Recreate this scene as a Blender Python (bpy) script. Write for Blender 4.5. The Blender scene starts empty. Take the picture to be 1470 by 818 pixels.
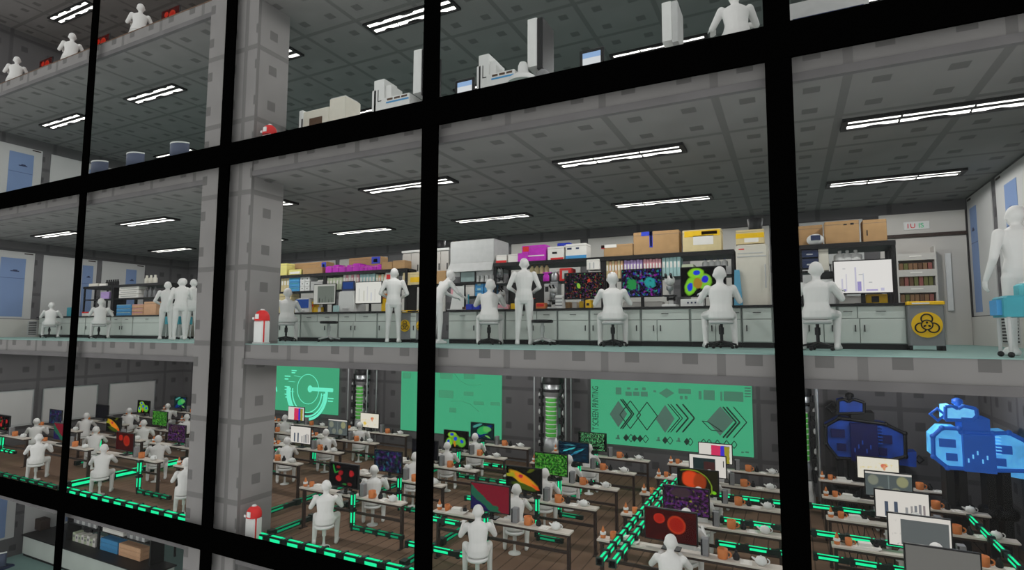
import bpy, bmesh, math, random
from mathutils import Vector, Matrix
random.seed(7)
C = bpy.context.scene.collection
PI = math.pi
# ---------------------------------------------------------------- camera frame
F, YAW, PIT, ROL = 800.06, 0.46069, 0.08383, 0.00398
EYE = 0.245
def basis():
    cy, sy, cp, sp = math.cos(YAW), math.sin(YAW), math.cos(PIT), math.sin(PIT)
    fw = Vector((-sy, cy, 0)); rt = Vector((cy, sy, 0)); up = Vector((0, 0, 1))
    f2 = fw*cp + up*sp; u2 = up*cp - fw*sp
    cr, sr = math.cos(ROL), math.sin(ROL)
    return rt*cr + u2*sr, u2*cr - rt*sr, f2
RT, UP, FW = basis()
def W(x, y, Y):
    """where the sight line of a measured point meets the upright plane at depth Y -> (X, Z)"""
    d = FW + RT*((x-735)/F) + UP*((409-y)/F)
    k = Y/d.y
    return d.x*k, d.z*k + EYE
def vis(X, Y, Z, m=25):
    d = Vector((X, Y, Z-EYE)); w = d.dot(FW)
    px = 735 + F*d.dot(RT)/w; py = 409 - F*d.dot(UP)/w
    return -m < px < 1470+m and -m < py < 818+m
cam = bpy.data.cameras.new('camera'); co = bpy.data.objects.new('camera', cam); C.objects.link(co)
cam.sensor_width = 36; cam.lens = 36*F/1470; cam.clip_start = .05; cam.clip_end = 200
m3 = Matrix((RT, UP, -FW)).transposed()
co.matrix_world = Matrix.Translation((0, 0, EYE)) @ m3.to_4x4()
S = bpy.context.scene
S.camera = co
S.view_settings.view_transform = 'Standard'; S.view_settings.look = 'None'
S.view_settings.exposure = 0; S.view_settings.gamma = 1; S.view_settings.use_curve_mapping = False
S.cycles.max_bounces = 6; S.cycles.diffuse_bounces = 3; S.cycles.glossy_bounces = 2
S.cycles.transparent_max_bounces = 12; S.cycles.use_denoising = True
S.cycles.caustics_reflective = False; S.cycles.caustics_refractive = False
S.cycles.sample_clamp_indirect = 4
# ---------------------------------------------------------------- building measures
T = 1.469                       # concrete tile
H = 3.626; TH = 0.381; CE = 3.245   # storey, slab, ceiling height
YS, YB = 7.28, 15.39            # slab edge, back wall
XL, XR = -23.4, 3.62            # side walls
ZO = -H                         # office floor
# ---------------------------------------------------------------- materials
def lin(c): return tuple(((v/255)/12.92 if v/255 <= .04045 else ((v/255+.055)/1.055)**2.4) for v in c)
MATS = {}
def mat(name, rgb, rough=.75, metal=0, emit=0, noise=.06, nscale=9):
    if name in MATS: return MATS[name]
    m = bpy.data.materials.new(name); m.use_nodes = True; nt = m.node_tree; b = nt.nodes['Principled BSDF']
    col = lin(rgb)
    b.inputs['Roughness'].default_value = rough; b.inputs['Metallic'].default_value = metal
    b.inputs['Specular IOR Level'].default_value = .3
    if noise:
        tc = nt.nodes.new('ShaderNodeTexCoord'); n = nt.nodes.new('ShaderNodeTexNoise'); n.inputs['Scale'].default_value = nscale
        r = nt.nodes.new('ShaderNodeValToRGB'); r.color_ramp.elements[0].position = .3; r.color_ramp.elements[1].position = .7
        r.color_ramp.elements[0].color = (*[v*(1-noise) for v in col], 1); r.color_ramp.elements[1].color = (*[min(1, v*(1+noise)) for v in col], 1)
        nt.links.new(tc.outputs['Object'], n.inputs['Vector']); nt.links.new(n.outputs['Fac'], r.inputs['Fac'])
        nt.links.new(r.outputs['Color'], b.inputs['Base Color'])
    else: b.inputs['Base Color'].default_value = (*col, 1)
    if emit:
        b.inputs['Emission Color'].default_value = (*col, 1); b.inputs['Emission Strength'].default_value = emit
    MATS[name] = m; return m
def glow(name, rgb, st):
    if name in MATS: return MATS[name]
    m = bpy.data.materials.new(name); m.use_nodes = True; nt = m.node_tree; nt.nodes.clear()
    o = nt.nodes.new('ShaderNodeOutputMaterial'); e = nt.nodes.new('ShaderNodeEmission')
    e.inputs['Color'].default_value = (*lin(rgb), 1); e.inputs['Strength'].default_value = st
    nt.links.new(e.outputs[0], o.inputs[0]); MATS[name] = m; return m
class NT:
    def __init__(s, m): s.t = m.node_tree
    def v(s, x):
        return x
    def m(s, op, a, b=0.0):
        n = s.t.nodes.new('ShaderNodeMath'); n.operation = op
        for i, q in enumerate((a, b)):
            if hasattr(q, 'is_linked') or hasattr(q, 'links'): s.t.links.new(q, n.inputs[i])
            else: n.inputs[i].default_value = q
        return n.outputs[0]
    def mix(s, f, a, b):
        n = s.t.nodes.new('ShaderNodeMix'); n.data_type = 'RGBA'
        for q, i in ((f, 0), (a, 6), (b, 7)):
            if hasattr(q, 'links'): s.t.links.new(q, n.inputs[i])
            else: n.inputs[i].default_value = q if i == 0 else (*q, 1)
        return n.outputs[2]
def concrete(name, rgb, z0=0.0, x0=-2.225, y0=8.735, g=.035, gd=.70, sd=.60):
    m = bpy.data.materials.new(name); m.use_nodes = True; t = m.node_tree; n = NT(m); b = t.nodes['Principled BSDF']
    geo = t.nodes.new('ShaderNodeNewGeometry'); sp = t.nodes.new('ShaderNodeSeparateXYZ'); sn = t.nodes.new('ShaderNodeSeparateXYZ')
    t.links.new(geo.outputs['Position'], sp.inputs[0]); t.links.new(geo.outputs['True Normal'], sn.inputs[0])
    gm = None; sm = None
    for i, o0 in enumerate((x0, y0, z0)):
        a = n.m('ABSOLUTE', sn.outputs[i]); flat = n.m('GREATER_THAN', a, .5); inv = n.m('SUBTRACT', 1.0, flat)
        u = n.m('DIVIDE', n.m('SUBTRACT', sp.outputs[i], o0), T)
        fr = n.m('ABSOLUTE', n.m('SUBTRACT', n.m('FRACT', n.m('ADD', u, 50.5)), .5))
        gi = n.m('MULTIPLY', n.m('LESS_THAN', fr, g), inv)
        fs = n.m('ABSOLUTE', n.m('SUBTRACT', n.m('FRACT', n.m('ADD', n.m('MULTIPLY', u, 2.0), 50.0)), .5))
        si = n.m('MAXIMUM', n.m('LESS_THAN', fs, .13), flat)
        gm = gi if gm is None else n.m('MAXIMUM', gm, gi)
        sm = si if sm is None else n.m('MULTIPLY', sm, si)
    ns = t.nodes.new('ShaderNodeTexNoise'); ns.inputs['Scale'].default_value = 1.7; ns.inputs['Detail'].default_value = 6
    t.links.new(geo.outputs['Position'], ns.inputs['Vector'])
    c = lin(rgb)
    base = n.mix(ns.outputs['Fac'], tuple(v*.82 for v in c), tuple(v*1.18 for v in c))
    c1 = n.mix(gm, base, tuple(v*gd for v in c)); c2 = n.mix(sm, c1, tuple(v*sd for v in c))
    t.links.new(c2, b.inputs['Base Color']); b.inputs['Roughness'].default_value = .85; b.inputs['Specular IOR Level'].default_value = .15
    MATS[name] = m; return m
CONC = concrete('concrete', (132, 129, 128))
CONCS = concrete('concrete slab edge', (132, 129, 128), z0=-.42)
BAND = mat('band concrete', (104, 101, 102), .85, noise=.12, nscale=2)
CONCD = concrete('dark concrete', (100, 98, 100))
def planks():
    m = bpy.data.materials.new('wood planks'); m.use_nodes = True; t = m.node_tree; n = NT(m); b = t.nodes['Principled BSDF']
    geo = t.nodes.new('ShaderNodeNewGeometry'); sp = t.nodes.new('ShaderNodeSeparateXYZ'); t.links.new(geo.outputs['Position'], sp.inputs[0])
    u = n.m('DIVIDE', sp.outputs[0], .245); fr = n.m('FRACT', n.m('ADD', u, 200.0)); line = n.m('LESS_THAN', fr, .09)
    idx = n.m('FLOOR', n.m('ADD', u, 200.0)); wn = t.nodes.new('ShaderNodeTexWhiteNoise'); wn.noise_dimensions = '1D'; t.links.new(idx, wn.inputs['W'])
    ns = t.nodes.new('ShaderNodeTexNoise'); ns.inputs['Scale'].default_value = 3
    mp = t.nodes.new('ShaderNodeMapping'); mp.inputs['Scale'].default_value = (6, .6, 1); t.links.new(geo.outputs['Position'], mp.inputs[0]); t.links.new(mp.outputs[0], ns.inputs['Vector'])
    c = lin((122, 96, 78))
    f = n.m('MULTIPLY', n.m('ADD', wn.outputs['Value'], ns.outputs['Fac']), .5)
    c1 = n.mix(f, tuple(v*.8 for v in c), tuple(v*1.15 for v in c)); c2 = n.mix(line, c1, tuple(v*.45 for v in c))
    t.links.new(c2, b.inputs['Base Color']); b.inputs['Roughness'].default_value = .8; b.inputs['Specular IOR Level'].default_value = .15
    return m
PLANK = planks()
TEAL = mat('teal floor', (134, 166, 160), .7, noise=.05, nscale=2)
BLACK = mat('black frame', (3, 3, 3), .9, noise=0); BLACK.node_tree.nodes['Principled BSDF'].inputs['Specular IOR Level'].default_value = 0
WHITE = mat('white figure', (226, 224, 222), .95, noise=.02)
WPL = mat('white plastic', (222, 222, 220), .6, noise=.03)
CREAM = mat('cream plastic', (214, 209, 196), .6, noise=.03)
LAM = mat('cabinet grey', (204, 209, 203), .5, noise=.04, nscale=2)
LAMD = mat('cabinet frame', (150, 156, 152), .5, noise=.04, nscale=2)
DARK = mat('dark metal', (26, 26, 28), .5, .2, noise=.1)
BLK = mat('black plastic', (14, 14, 16), .5, noise=.1)
BROWN = mat('dark brown steel', (52, 38, 32), .6, noise=.1)
DESKW = mat('white desk laminate', (205, 196, 186), .6, noise=.04)
GREY = mat('grey plastic', (128, 128, 130), .6, noise=.06)
LGREY = mat('light grey plastic', (188, 188, 187), .6, noise=.05)
CARD = mat('cardboard', (176, 140, 98), .85, noise=.08)
BEIGE = mat('beige card', (214, 196, 150), .8, noise=.06)
MAG = mat('magenta wrap', (196, 40, 190), .5, noise=.12)
BLUE = mat('blue plastic', (38, 62, 190), .5, noise=.08)
SKY = mat('sky blue plastic', (70, 150, 205), .55, noise=.06)
NAVY = mat('navy plastic', (38, 50, 84), .5, noise=.1)
TEALP = mat('teal plastic', (60, 150, 165), .55, noise=.06)
RED = mat('red plastic', (214, 40, 40), .55, noise=.06)
YEL = mat('yellow plastic', (236, 190, 20), .55, noise=.06)
LEMON = mat('pale yellow card', (226, 216, 130), .7, noise=.06)
ORG = mat('orange ceramic', (206, 122, 66), .5, noise=.06)
PINK = mat('pink card', (222, 160, 170), .7, noise=.06)
PURP = mat('lilac card', (178, 150, 205), .7, noise=.06)
PEACH = mat('peach card', (226, 178, 140), .7, noise=.06)
MINT = mat('mint card', (170, 205, 205), .7, noise=.06)
SILV = mat('brushed steel', (170, 172, 174), .35, .7, noise=.08)
AMBER = mat('brown glass', (82, 58, 40), .3, noise=.1)
PAPER = mat('white paper', (232, 228, 222), .9, noise=.03)
POSTB = mat('poster blue', (120, 142, 182), .8, noise=.05, nscale=1.5)
POSTW = mat('poster white', (190, 189, 188), .8, noise=.03, nscale=1.5)
PANEL = mat('wall panel grey', (196, 192, 187), .8, noise=.03, nscale=1.5)
LAMP = glow('lamp tube', (255, 252, 246), 2.6)
GRN = glow('green light', (24, 226, 150), 1.15)
GRN2 = glow('dim green light', (14, 150, 100), .75)
CASE = mat('green black casing', (8, 34, 26), .5, noise=.2)
HOLO_L = glow('screen line bright', (120, 255, 215), .85)
INK = mat('dark green ink', (40, 70, 58), .8, noise=.05)
def holo():
    m = bpy.data.materials.new('green projection film'); m.use_nodes = True; t = m.node_tree; t.nodes.clear()
    o = t.nodes.new('ShaderNodeOutputMaterial'); e = t.nodes.new('ShaderNodeEmission'); tr = t.nodes.new('ShaderNodeBsdfTransparent'); mx = t.nodes.new('ShaderNodeMixShader')
    e.inputs['Color'].default_value = (*lin((74, 186, 136)), 1); e.inputs['Strength'].default_value = .92
    mx.inputs[0].default_value = .5
    t.links.new(tr.outputs[0], mx.inputs[1]); t.links.new(e.outputs[0], mx.inputs[2]); t.links.new(mx.outputs[0], o.inputs[0]); return m
HOLO = holo()
def glass():
    m = bpy.data.materials.new('window glass'); m.use_nodes = True; t = m.node_tree; t.nodes.clear()
    o = t.nodes.new('ShaderNodeOutputMaterial'); g = t.nodes.new('ShaderNodeBsdfGlossy'); tr = t.nodes.new('ShaderNodeBsdfTransparent'); mx = t.nodes.new('ShaderNodeMixShader')
    g.inputs['Roughness'].default_value = .03; tr.inputs['Color'].default_value = (.97, .98, .98, 1); mx.inputs[0].default_value = .006
    t.links.new(tr.outputs[0], mx.inputs[1]); t.links.new(g.outputs[0], mx.inputs[2]); t.links.new(mx.outputs[0], o.inputs[0]); return m
GLASS = glass()
# ---------------------------------------------------------------- geometry helper
class G:
    def __init__(s): s.v = []; s.f = []; s.mi = []; s.k = 0; s.sm = []
    def mat(s, k): s.k = k; return s
    def add(s, vs, fs, smooth=False):
        o = len(s.v); s.v += [tuple(p) for p in vs]
        for f in fs: s.f.append(tuple(o+i for i in f)); s.mi.append(s.k); s.sm.append(smooth)
        return s
    def box(s, x0, y0, z0, x1, y1, z1):
        x0, x1 = min(x0, x1), max(x0, x1); y0, y1 = min(y0, y1), max(y0, y1); z0, z1 = min(z0, z1), max(z0, z1)
        return s.add([(x0,y0,z0),(x1,y0,z0),(x1,y1,z0),(x0,y1,z0),(x0,y0,z1),(x1,y0,z1),(x1,y1,z1),(x0,y1,z1)],
                     [(0,3,2,1),(4,5,6,7),(0,1,5,4),(1,2,6,5),(2,3,7,6),(3,0,4,7)])
    def rbox(s, x0, y0, z0, x1, y1, z1, r=.01):
        """box with chamfered upright and top edges"""
        p = [(x0+r,y0),(x1-r,y0),(x1,y0+r),(x1,y1-r),(x1-r,y1),(x0+r,y1),(x0,y1-r),(x0,y0+r)]
        cx, cy = (x0+x1)/2, (y0+y1)/2
        q = [(cx+(a-cx)*(1-2*r/max(x1-x0,1e-4)), cy+(b-cy)*(1-2*r/max(y1-y0,1e-4))) for a, b in p]
        vs = [(a,b,z0) for a,b in p]+[(a,b,z1-r) for a,b in p]+[(a,b,z1) for a,b in q]
        fs = [tuple(range(7,-1,-1)), tuple(range(16,24))]
        for k in (0,8):
            for i in range(8): j=(i+1)%8; fs.append((k+i,k+j,k+8+j,k+8+i))
        return s.add(vs, fs)
    def prism(s, poly, y0, y1):
        """polygon in the x-z plane pushed along y"""
        n = len(poly); vs = [(a,y0,b) for a,b in poly]+[(a,y1,b) for a,b in poly]
        fs = [tuple(range(n)), tuple(range(2*n-1,n-1,-1))]+[(i,i+n,(i+1)%n+n,(i+1)%n) for i in range(n)]
        return s.add(vs, fs)
    def tube(s, a, b, r0, r1=None, n=10, caps=True):
        r1 = r0 if r1 is None else r1
        a, b = Vector(a), Vector(b); d = (b-a).normalized(); u = d.orthogonal().normalized(); w = d.cross(u)
        vs = []
        for p, r in ((a,r0),(b,r1)):
            for i in range(n): t = 2*PI*i/n; vs.append(p+(u*math.cos(t)+w*math.sin(t))*r)
        fs = [(i,(i+1)%n,(i+1)%n+n,i+n) for i in range(n)]
        s.add(vs, fs, True)
        if caps: s.add(vs, [tuple(range(n-1,-1,-1)), tuple(range(n,2*n))])
        return s
    def lathe(s, prof, c=(0,0,0), n=16):
        vs = []; fs = []
        for r, z in prof:
            for i in range(n): t = 2*PI*i/n; vs.append((c[0]+r*math.cos(t), c[1]+r*math.sin(t), c[2]+z))
        for k in range(len(prof)-1):
            for i in range(n): j=(i+1)%n; fs.append((k*n+i,k*n+j,(k+1)*n+j,(k+1)*n+i))
        s.add(vs, fs, True)
        m = (len(prof)-1)*n
        return s.add(vs, [tuple(range(n-1,-1,-1)), tuple(range(m,m+n))])
    def ball(s, c, rx, ry=None, rz=None, n=14, k=9):
        ry = ry or rx; rz = rz or rx; vs = []; fs = []
        for j in range(1,k):
            ph = PI*j/k
            for i in range(n): t=2*PI*i/n; vs.append((c[0]+rx*math.sin(ph)*math.cos(t), c[1]+ry*math.sin(ph)*math.sin(t), c[2]-rz*math.cos(ph)))
        vs += [(c[0],c[1],c[2]-rz),(c[0],c[1],c[2]+rz)]; b0=len(vs)-2
        for j in range(k-2):
            for i in range(n): a=(i+1)%n; fs.append((j*n+i,j*n+a,(j+1)*n+a,(j+1)*n+i))
        for i in range(n): a=(i+1)%n; fs += [(b0,a,i),(b0+1,(k-2)*n+i,(k-2)*n+a)]
        return s.add(vs, fs, True)
    def torus(s, c, R, r, axis='y', a0=0, a1=2*PI, n=16, m=6):
        full = abs(a1-a0-2*PI) < 1e-6; N = n if full else n+1; vs=[]; fs=[]
        for i in range(N):
            t=a0+(a1-a0)*i/n
            for j in range(m):
                p=2*PI*j/m; q=R+r*math.cos(p); h=r*math.sin(p); x,y=q*math.cos(t),q*math.sin(t)
                vs.append((c[0]+x,c[1]+h,c[2]+y) if axis=='y' else ((c[0]+h,c[1]+x,c[2]+y) if axis=='x' else (c[0]+x,c[1]+y,c[2]+h)))
        for i in range(n):
            k=(i+1)%N
            for j in range(m): l=(j+1)%m; fs.append((i*m+j,k*m+j,k*m+l,i*m+l))
        return s.add(vs, fs, True)
    def mesh(s, name, mats):
        me = bpy.data.meshes.new(name); me.from_pydata(s.v, [], s.f); me.update()
        if not isinstance(mats, (list, tuple)): mats = [mats]
        for m in mats: me.materials.append(m)
        me.polygons.foreach_set('material_index', s.mi); me.polygons.foreach_set('use_smooth', s.sm)
        bm = bmesh.new(); bm.from_mesh(me); bmesh.ops.recalc_face_normals(bm, faces=bm.faces); bm.to_mesh(me); bm.free()
        return me
LABELS = {}
def thing(name, label, cat, loc=(0,0,0), rz=0, group=None):
    o = bpy.data.objects.new(name, None); C.objects.link(o); o.location = loc; o.rotation_euler = (0,0,rz); o.empty_display_size = .1
    o['label'] = label; o['category'] = cat
    if group: o['group'] = group
    return o
def part(name, g, mats, parent, label=None):
    o = bpy.data.objects.new(name, g.mesh(name, mats)); C.objects.link(o); o.parent = parent
    if label: o['label'] = label
    return o
def solo(name, g, mats, label, cat, loc=(0,0,0), group=None, rz=0):
    o = bpy.data.objects.new(name, g.mesh(name, mats)); C.objects.link(o); o.location = loc; o.rotation_euler = (0,0,rz)
    o['label'] = label; o['category'] = cat
    if group: o['group'] = group
    return o
def struct(name, g, mats):
    o = bpy.data.objects.new(name, g.mesh(name, mats)); C.objects.link(o); o['kind'] = 'structure'; return o
def kids(o): return KID.get(o.name, [])
KID = {}
def dup(root, loc, label, rz=None, group=None, sc=None):
    r = root.copy(); C.objects.link(r); r.location = loc; r['label'] = label
    if rz is not None: r.rotation_euler = (0,0,rz)
    if sc: r.scale = (sc,sc,sc)
    if group: r['group'] = group
    for ch in [c for c in ALLP if c.parent == root]:
        c = ch.copy(); C.objects.link(c); c.parent = r
        for g in [d for d in ALLP if d.parent == ch]:
            q = g.copy(); C.objects.link(q); q.parent = c
    return r
ALLP = []
class Proto:
    """first use moves the original, later uses copy it"""
    def __init__(s, build, reg=True):
        n0 = set(o.name for o in bpy.data.objects); s.root = build(); s.used = False
        s.parts = [o for o in bpy.data.objects if o.name not in n0 and o is not s.root]
    def put(s, loc, label, rz=0, group=None, sc=None):
        global ALLP
        if not s.used:
            s.used = True; r = s.root; r.location = loc; r.rotation_euler = (0,0,rz); r['label'] = label
            if sc: r.scale = (sc,sc,sc)
            if group: r['group'] = group
            return r
        ALLP = s.parts
        return dup(s.root, loc, label, rz, group, sc)
# ---------------------------------------------------------------- the shell
zs = {-2: -2*H, -1: -H, 0: 0.0, 1: H, 2: 2*H, 3: 3*H}
for k, z in zs.items():
    g = G().box(XL-.2, YS, z-TH+.05, XR+.2, YB+.2, z-.012); g.mat(1).box(XL-.2, YS-.012, z-.012, XR+.2, YB+.2, z)
    cs = CONCS if k == 0 else concrete('concrete slab edge', (132, 129, 128), z0=-.42+z)
    struct('floor', g, [cs, PLANK if k in (-1, 2) else TEAL])
    struct('ceiling', G().box(XL-.2, YS+.004, z-TH, XR+.2, YB+.2, z-TH+.05), CONC)
    struct('trim_%d' % (k+3), G().box(XL-.2, YS-.02, z-TH-.004, XR+.2, YS+.06, z-TH+.10), BAND)
struct('wall_back', G().box(XL-.2, YB, -2*H, XR+.2, YB+.2, 3*H), CONCD)
struct('wall_left', G().box(XL-.2, YS, -2*H, XL, YB, 3*H), CONCD)
struct('wall_right', G().box(XR, YS, -2*H, XR+.2, YB, 3*H), CONCD)
struct('trim_9', G().box(-10.72, YS-.03, -2*H, -9.25, 8.02, 3*H), CONC)['label'] = 'square concrete pillar rising through all storeys'
YF = 7.12
mx = [-24.0, -14.89, -9.87, -4.985, -.012, 4.2]
mw = [.2, .25, .29, .30, .29, .2]
tz = [-11.0, -3.628, 3.701, 10.95]; th = [.21, .21, .217, .2]
n = 10
for x, w in zip(mx, mw):
    struct('trim_%d' % n, G().box(x-w/2, YF-.025, -11, x+w/2, YF+.015, 11), BLACK); n += 1
for z, h in zip(tz, th):
    struct('trim_%d' % n, G().box(-24, YF-.03, z-h, 4.2, YF+.02, z+h), BLACK); n += 1
n = 1
for i in range(5):
    for j in range(3):
        struct('window_%d' % n, G().box(mx[i]+mw[i]/2, YF-.006, tz[j]+th[j], mx[i+1]-mw[i+1]/2, YF+.006, tz[j+1]-th[j+1]), GLASS); n += 1
# ---------------------------------------------------------------- ceiling lamps
def lamp():
    r = thing('ceiling_light', 'x', 'ceiling light', group='recessed twin tube ceiling lights')
    L, w = 2.232, .433
    g = G().box(0,0,-.02,L,w,0).box(0,0,-.05,L,.035,-.02).box(0,w-.035,-.05,L,w,-.02).box(0,.035,-.05,.06,w-.035,-.02).box(L-.06,.035,-.05,L,w-.035,-.02).box(.06,w/2-.02,-.04,L-.06,w/2+.02,-.02)
    part('housing', g, BLK, r)
    for sgn, y in ((-1, .115), (1, w-.115)):
        g = G(); a = .08
        for x0, x1, h0, h1 in ((.08,.30,1,1),(.30,.40,1,.45),(.40,.46,.45,.45),(.46,.56,.45,1),(.56,.70,1,1),(.73,.92,1,1),(.92,1.0,1,.3),(1.0,1.23,.3,.3),(1.23,1.31,.3,1),(1.31,1.50,1,1),(1.53,1.67,1,1),(1.67,1.77,1,.45),(1.77,1.83,.45,.45),(1.83,1.93,.45,1),(1.93,2.15,1,1)):
            o = -sgn*.03
            y0, ya, yb = y+o, y+o+sgn*.08*h0, y+o+sgn*.08*h1
            g.add([(x0,y0,-.035),(x1,y0,-.035),(x1,yb,-.035),(x0,ya,-.035),(x0,y0,-.02),(x1,y0,-.02),(x1,yb,-.02),(x0,ya,-.02)],
                  [(0,1,2,3),(7,6,5,4),(0,4,5,1),(1,5,6,2),(2,6,7,3),(3,7,4,0)])
        part('lamp_tube', g, LAMP, r)
    return r
LP = Proto(lamp)
fl_names = {-2: 'basement', -1: 'office storey', 0: 'laboratory', 1: 'storey above the laboratory', 2: 'topmost storey'}
pos_n = ['rightmost', 'second from right', 'third from right', 'third from left', 'second from left', 'leftmost']
for f in (0, 1, 2, -1, -2):
    for ri, y in enumerate((8.886, 12.514)):
        for k in range(6):
            x = .767-4.407*k if k < 5 else -21.52
            sl = bpy.data.lights.new('ceiling_lamp', 'SPOT'); sl.energy = 95*{-2: .22, -1: .9, 0: 1.0, 1: .9, 2: .5}[f]*(1, 1, 1, 1, .75, .7)[k]; sl.spot_size = math.radians(178); sl.spot_blend = .12; sl.shadow_soft_size = .03; sl.color = (1, .985, .96)
            so = bpy.data.objects.new('ceiling_lamp', sl); C.objects.link(so); so.location = (x+1.116, y+.216, zs[f]+CE-.07)
            LP.put((x, y, zs[f]+CE), '%s ceiling light in the %s row of the %s' % (pos_n[k], ('front', 'rear')[ri], fl_names[f]))
# ---------------------------------------------------------------- people
def capsule(g, a, ra, b, rb, n=10):
    g.tube(a, b, ra, rb, n); g.ball(a, ra, n=n, k=6); g.ball(b, rb, n=n, k=6)
def hand(g, wr, d, pal, s):
    """palm, four fingers of unequal length and a thumb; d = pointing direction, pal = palm-side normal, s = +1 / -1 thumb side"""
    d = Vector(d).normalized(); pal = Vector(pal); pal = (pal-d*pal.dot(d)).normalized(); w = d.cross(pal)*s; wr = Vector(wr)
    for t in (-.5, -.17, .17, .5): capsule(g, wr, .018, wr+d*.075+w*(t*.06), .014, 8)
    for t, L in ((-.5,.052), (-.17,.068), (.17,.074), (.5,.066)):
        k = wr+d*.078+w*(t*.066); m = k+(d*.93+pal*.36).normalized()*L*.55; e = m+(d*.72+pal*.70).normalized()*L*.5
        capsule(g, k, .0105, m, .0098, 7); capsule(g, m, .0098, e, .0085, 7)
    k = wr+d*.022+w*.026; m = k+(d*.6+w*.75+pal*.2).normalized()*.042; e = m+(d*.85+w*.25+pal*.35).normalized()*.034
    capsule(g, k, .015, m, .012, 7); capsule(g, m, .012, e, .0095, 7)
def figure(name, J, coat=False):
    g = G()
    # torso: stacked ellipses
    n = 16; rings = J['torso']; vs = []; fs = []
    for (x, y, z, rx, ry) in rings:
        for i in range(n): t = 2*PI*i/n; vs.append((x+rx*math.cos(t), y+ry*math.sin(t), z))
    for k in range(len(rings)-1):
        for i in range(n): j=(i+1)%n; fs.append((k*n+i,k*n+j,(k+1)*n+j,(k+1)*n+i))
    fs += [tuple(range(n-1,-1,-1)), tuple(range((len(rings)-1)*n, len(rings)*n))]
    g.add(vs, fs)
    hc = Vector(J['head']); nk = Vector(J['neck']); fd = Vector(J.get('face', (0,1,0))).normalized(); sd = Vector((fd.y,-fd.x,0)).normalized()
    capsule(g, nk, .052, hc-Vector((0,0,.05)), .048)
    g.ball(hc, .078, .088, .105, 18, 12); g.ball(hc+fd*.03-Vector((0,0,.055)), .052, .055, .05)            # skull, jaw
    g.ball(hc-fd*.018+Vector((0,0,.018)), .085, .09, .098, 18, 12)                                          # hair
    capsule(g, hc+fd*.082+Vector((0,0,.015)), .009, hc+fd*.104-Vector((0,0,.022)), .014, 8)                 # nose
    g.ball(hc+fd*.080-Vector((0,0,.058)), .022, .014, .008, 10, 6)                                          # mouth
    for s in (-1,1):
        g.ball(hc+sd*(.084*s)-Vector((0,0,.012)), .014, .022, .03, 10, 6); g.ball(hc+fd*.075+sd*(.03*s)+Vector((0,0,.012)), .013, .012, .01, 8, 6)
    for s, a in ((-1,'L'),(1,'R')):
        sh, el, wr = (Vector(J[k+a]) for k in ('sh','el','wr'))
        capsule(g, sh, .056, el, .042); capsule(g, el, .042, wr, .028)
        d = J.get('hd'+a, (wr-el)); hand(g, wr, d, J.get('pal'+a, (0,0,-1)), -s if J.get('pal'+a, (0,0,-1))[2] < -.5 else s)
        hp, kn, an, to = (Vector(J[k+a]) for k in ('hp','kn','an','to'))
        capsule(g, hp, .088, kn, .058); capsule(g, kn, .058, an, .038); 
        hl = an+(an-to).normalized()*.05; hl.z = .034
        capsule(g, an, .04, hl, .034); capsule(g, hl, .034, to, .03); capsule(g, an, .036, (an+to)/2, .036)
    me = g.mesh(name, WHITE)
    o = bpy.data.objects.new(name+'_tmp', me); C.objects.link(o)
    md = o.modifiers.new('r', 'REMESH'); md.mode = 'VOXEL'; md.voxel_size = .0095; md.use_smooth_shade = True
    ms = o.modifiers.new('s', 'SMOOTH'); ms.factor = .5; ms.iterations = 3
    dg = bpy.context.evaluated_depsgraph_get(); ev = o.evaluated_get(dg)
    m2 = bpy.data.meshes.new_from_object(ev); m2.name = name
    if not m2.materials: m2.materials.append(WHITE)
    bpy.data.objects.remove(o); bpy.data.meshes.remove(me)
    return m2
def sym(**k):
    J = {}
    for a, v in k.items():
        if a[-1] == '_':
            J[a[:-1]+'R'] = v; J[a[:-1]+'L'] = (-v[0], v[1], v[2])
        else: J[a] = v
    return J
SEAT = sym(torso=[(0,-.01,.40,.13,.10),(0,-.01,.43,.175,.14),(0,-.005,.52,.17,.13),(0,.01,.63,.142,.105),(0,.03,.74,.158,.105),(0,.045,.83,.172,.10),(0,.05,.885,.13,.08),(0,.055,.925,.06,.055)],
    head=(0,.075,1.065), neck=(0,.058,.93), sh_=(.172,.05,.855), el_=(.275,.15,.68), wr_=(.225,.37,.815), hd_=(-.12,1,-.1), hp_=(.10,.02,.485), kn_=(.195,.30,.475), an_=(.20,.17,.075), to_=(.215,.32,.032))
SEATB = dict(SEAT); SEATB.update(sym(torso=[(x,y+max(0,z-.5)*.22,z,rx,ry) for x,y,z,rx,ry in SEAT['torso']], head=(.01,.175,1.045), neck=(0,.152,.92), sh_=(.172,.13,.85), el_=(.26,.27,.70), wr_=(.13,.46,.80), hd_=(-.2,1,-.05), face=(0,1,-.35)))
SEATB['face'] = (0,1,-.3)
STAND = sym(torso=[(0,0,.76,.12,.09),(0,0,.82,.158,.11),(0,0,.92,.16,.115),(0,0,1.03,.135,.095),(0,.005,1.14,.155,.10),(0,.005,1.25,.178,.10),(0,.005,1.33,.15,.085),(0,.01,1.385,.06,.055)],
    head=(0,.03,1.495), neck=(0,.012,1.38), sh_=(.180,0,1.305), el_=(.285,.0,1.06), wr_=(.165,.19,.99), hd_=(-.5,.7,-.1), hp_=(.088,0,.83), kn_=(.105,.025,.45), an_=(.12,-.01,.075), to_=(.15,.13,.032))
STANDB = dict(STAND); STANDB.update(sym(el_=(.25,-.02,1.04), wr_=(.27,.10,.82), hd_=(0,.3,-1), pal_=(-1,0,0)))
STANDB['elR'] = (.26,.10,1.09); STANDB['wrR'] = (.16,.30,1.14); STANDB['hdR'] = (-.2,1,.1); STANDB['palR'] = (0,0,-1)
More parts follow.
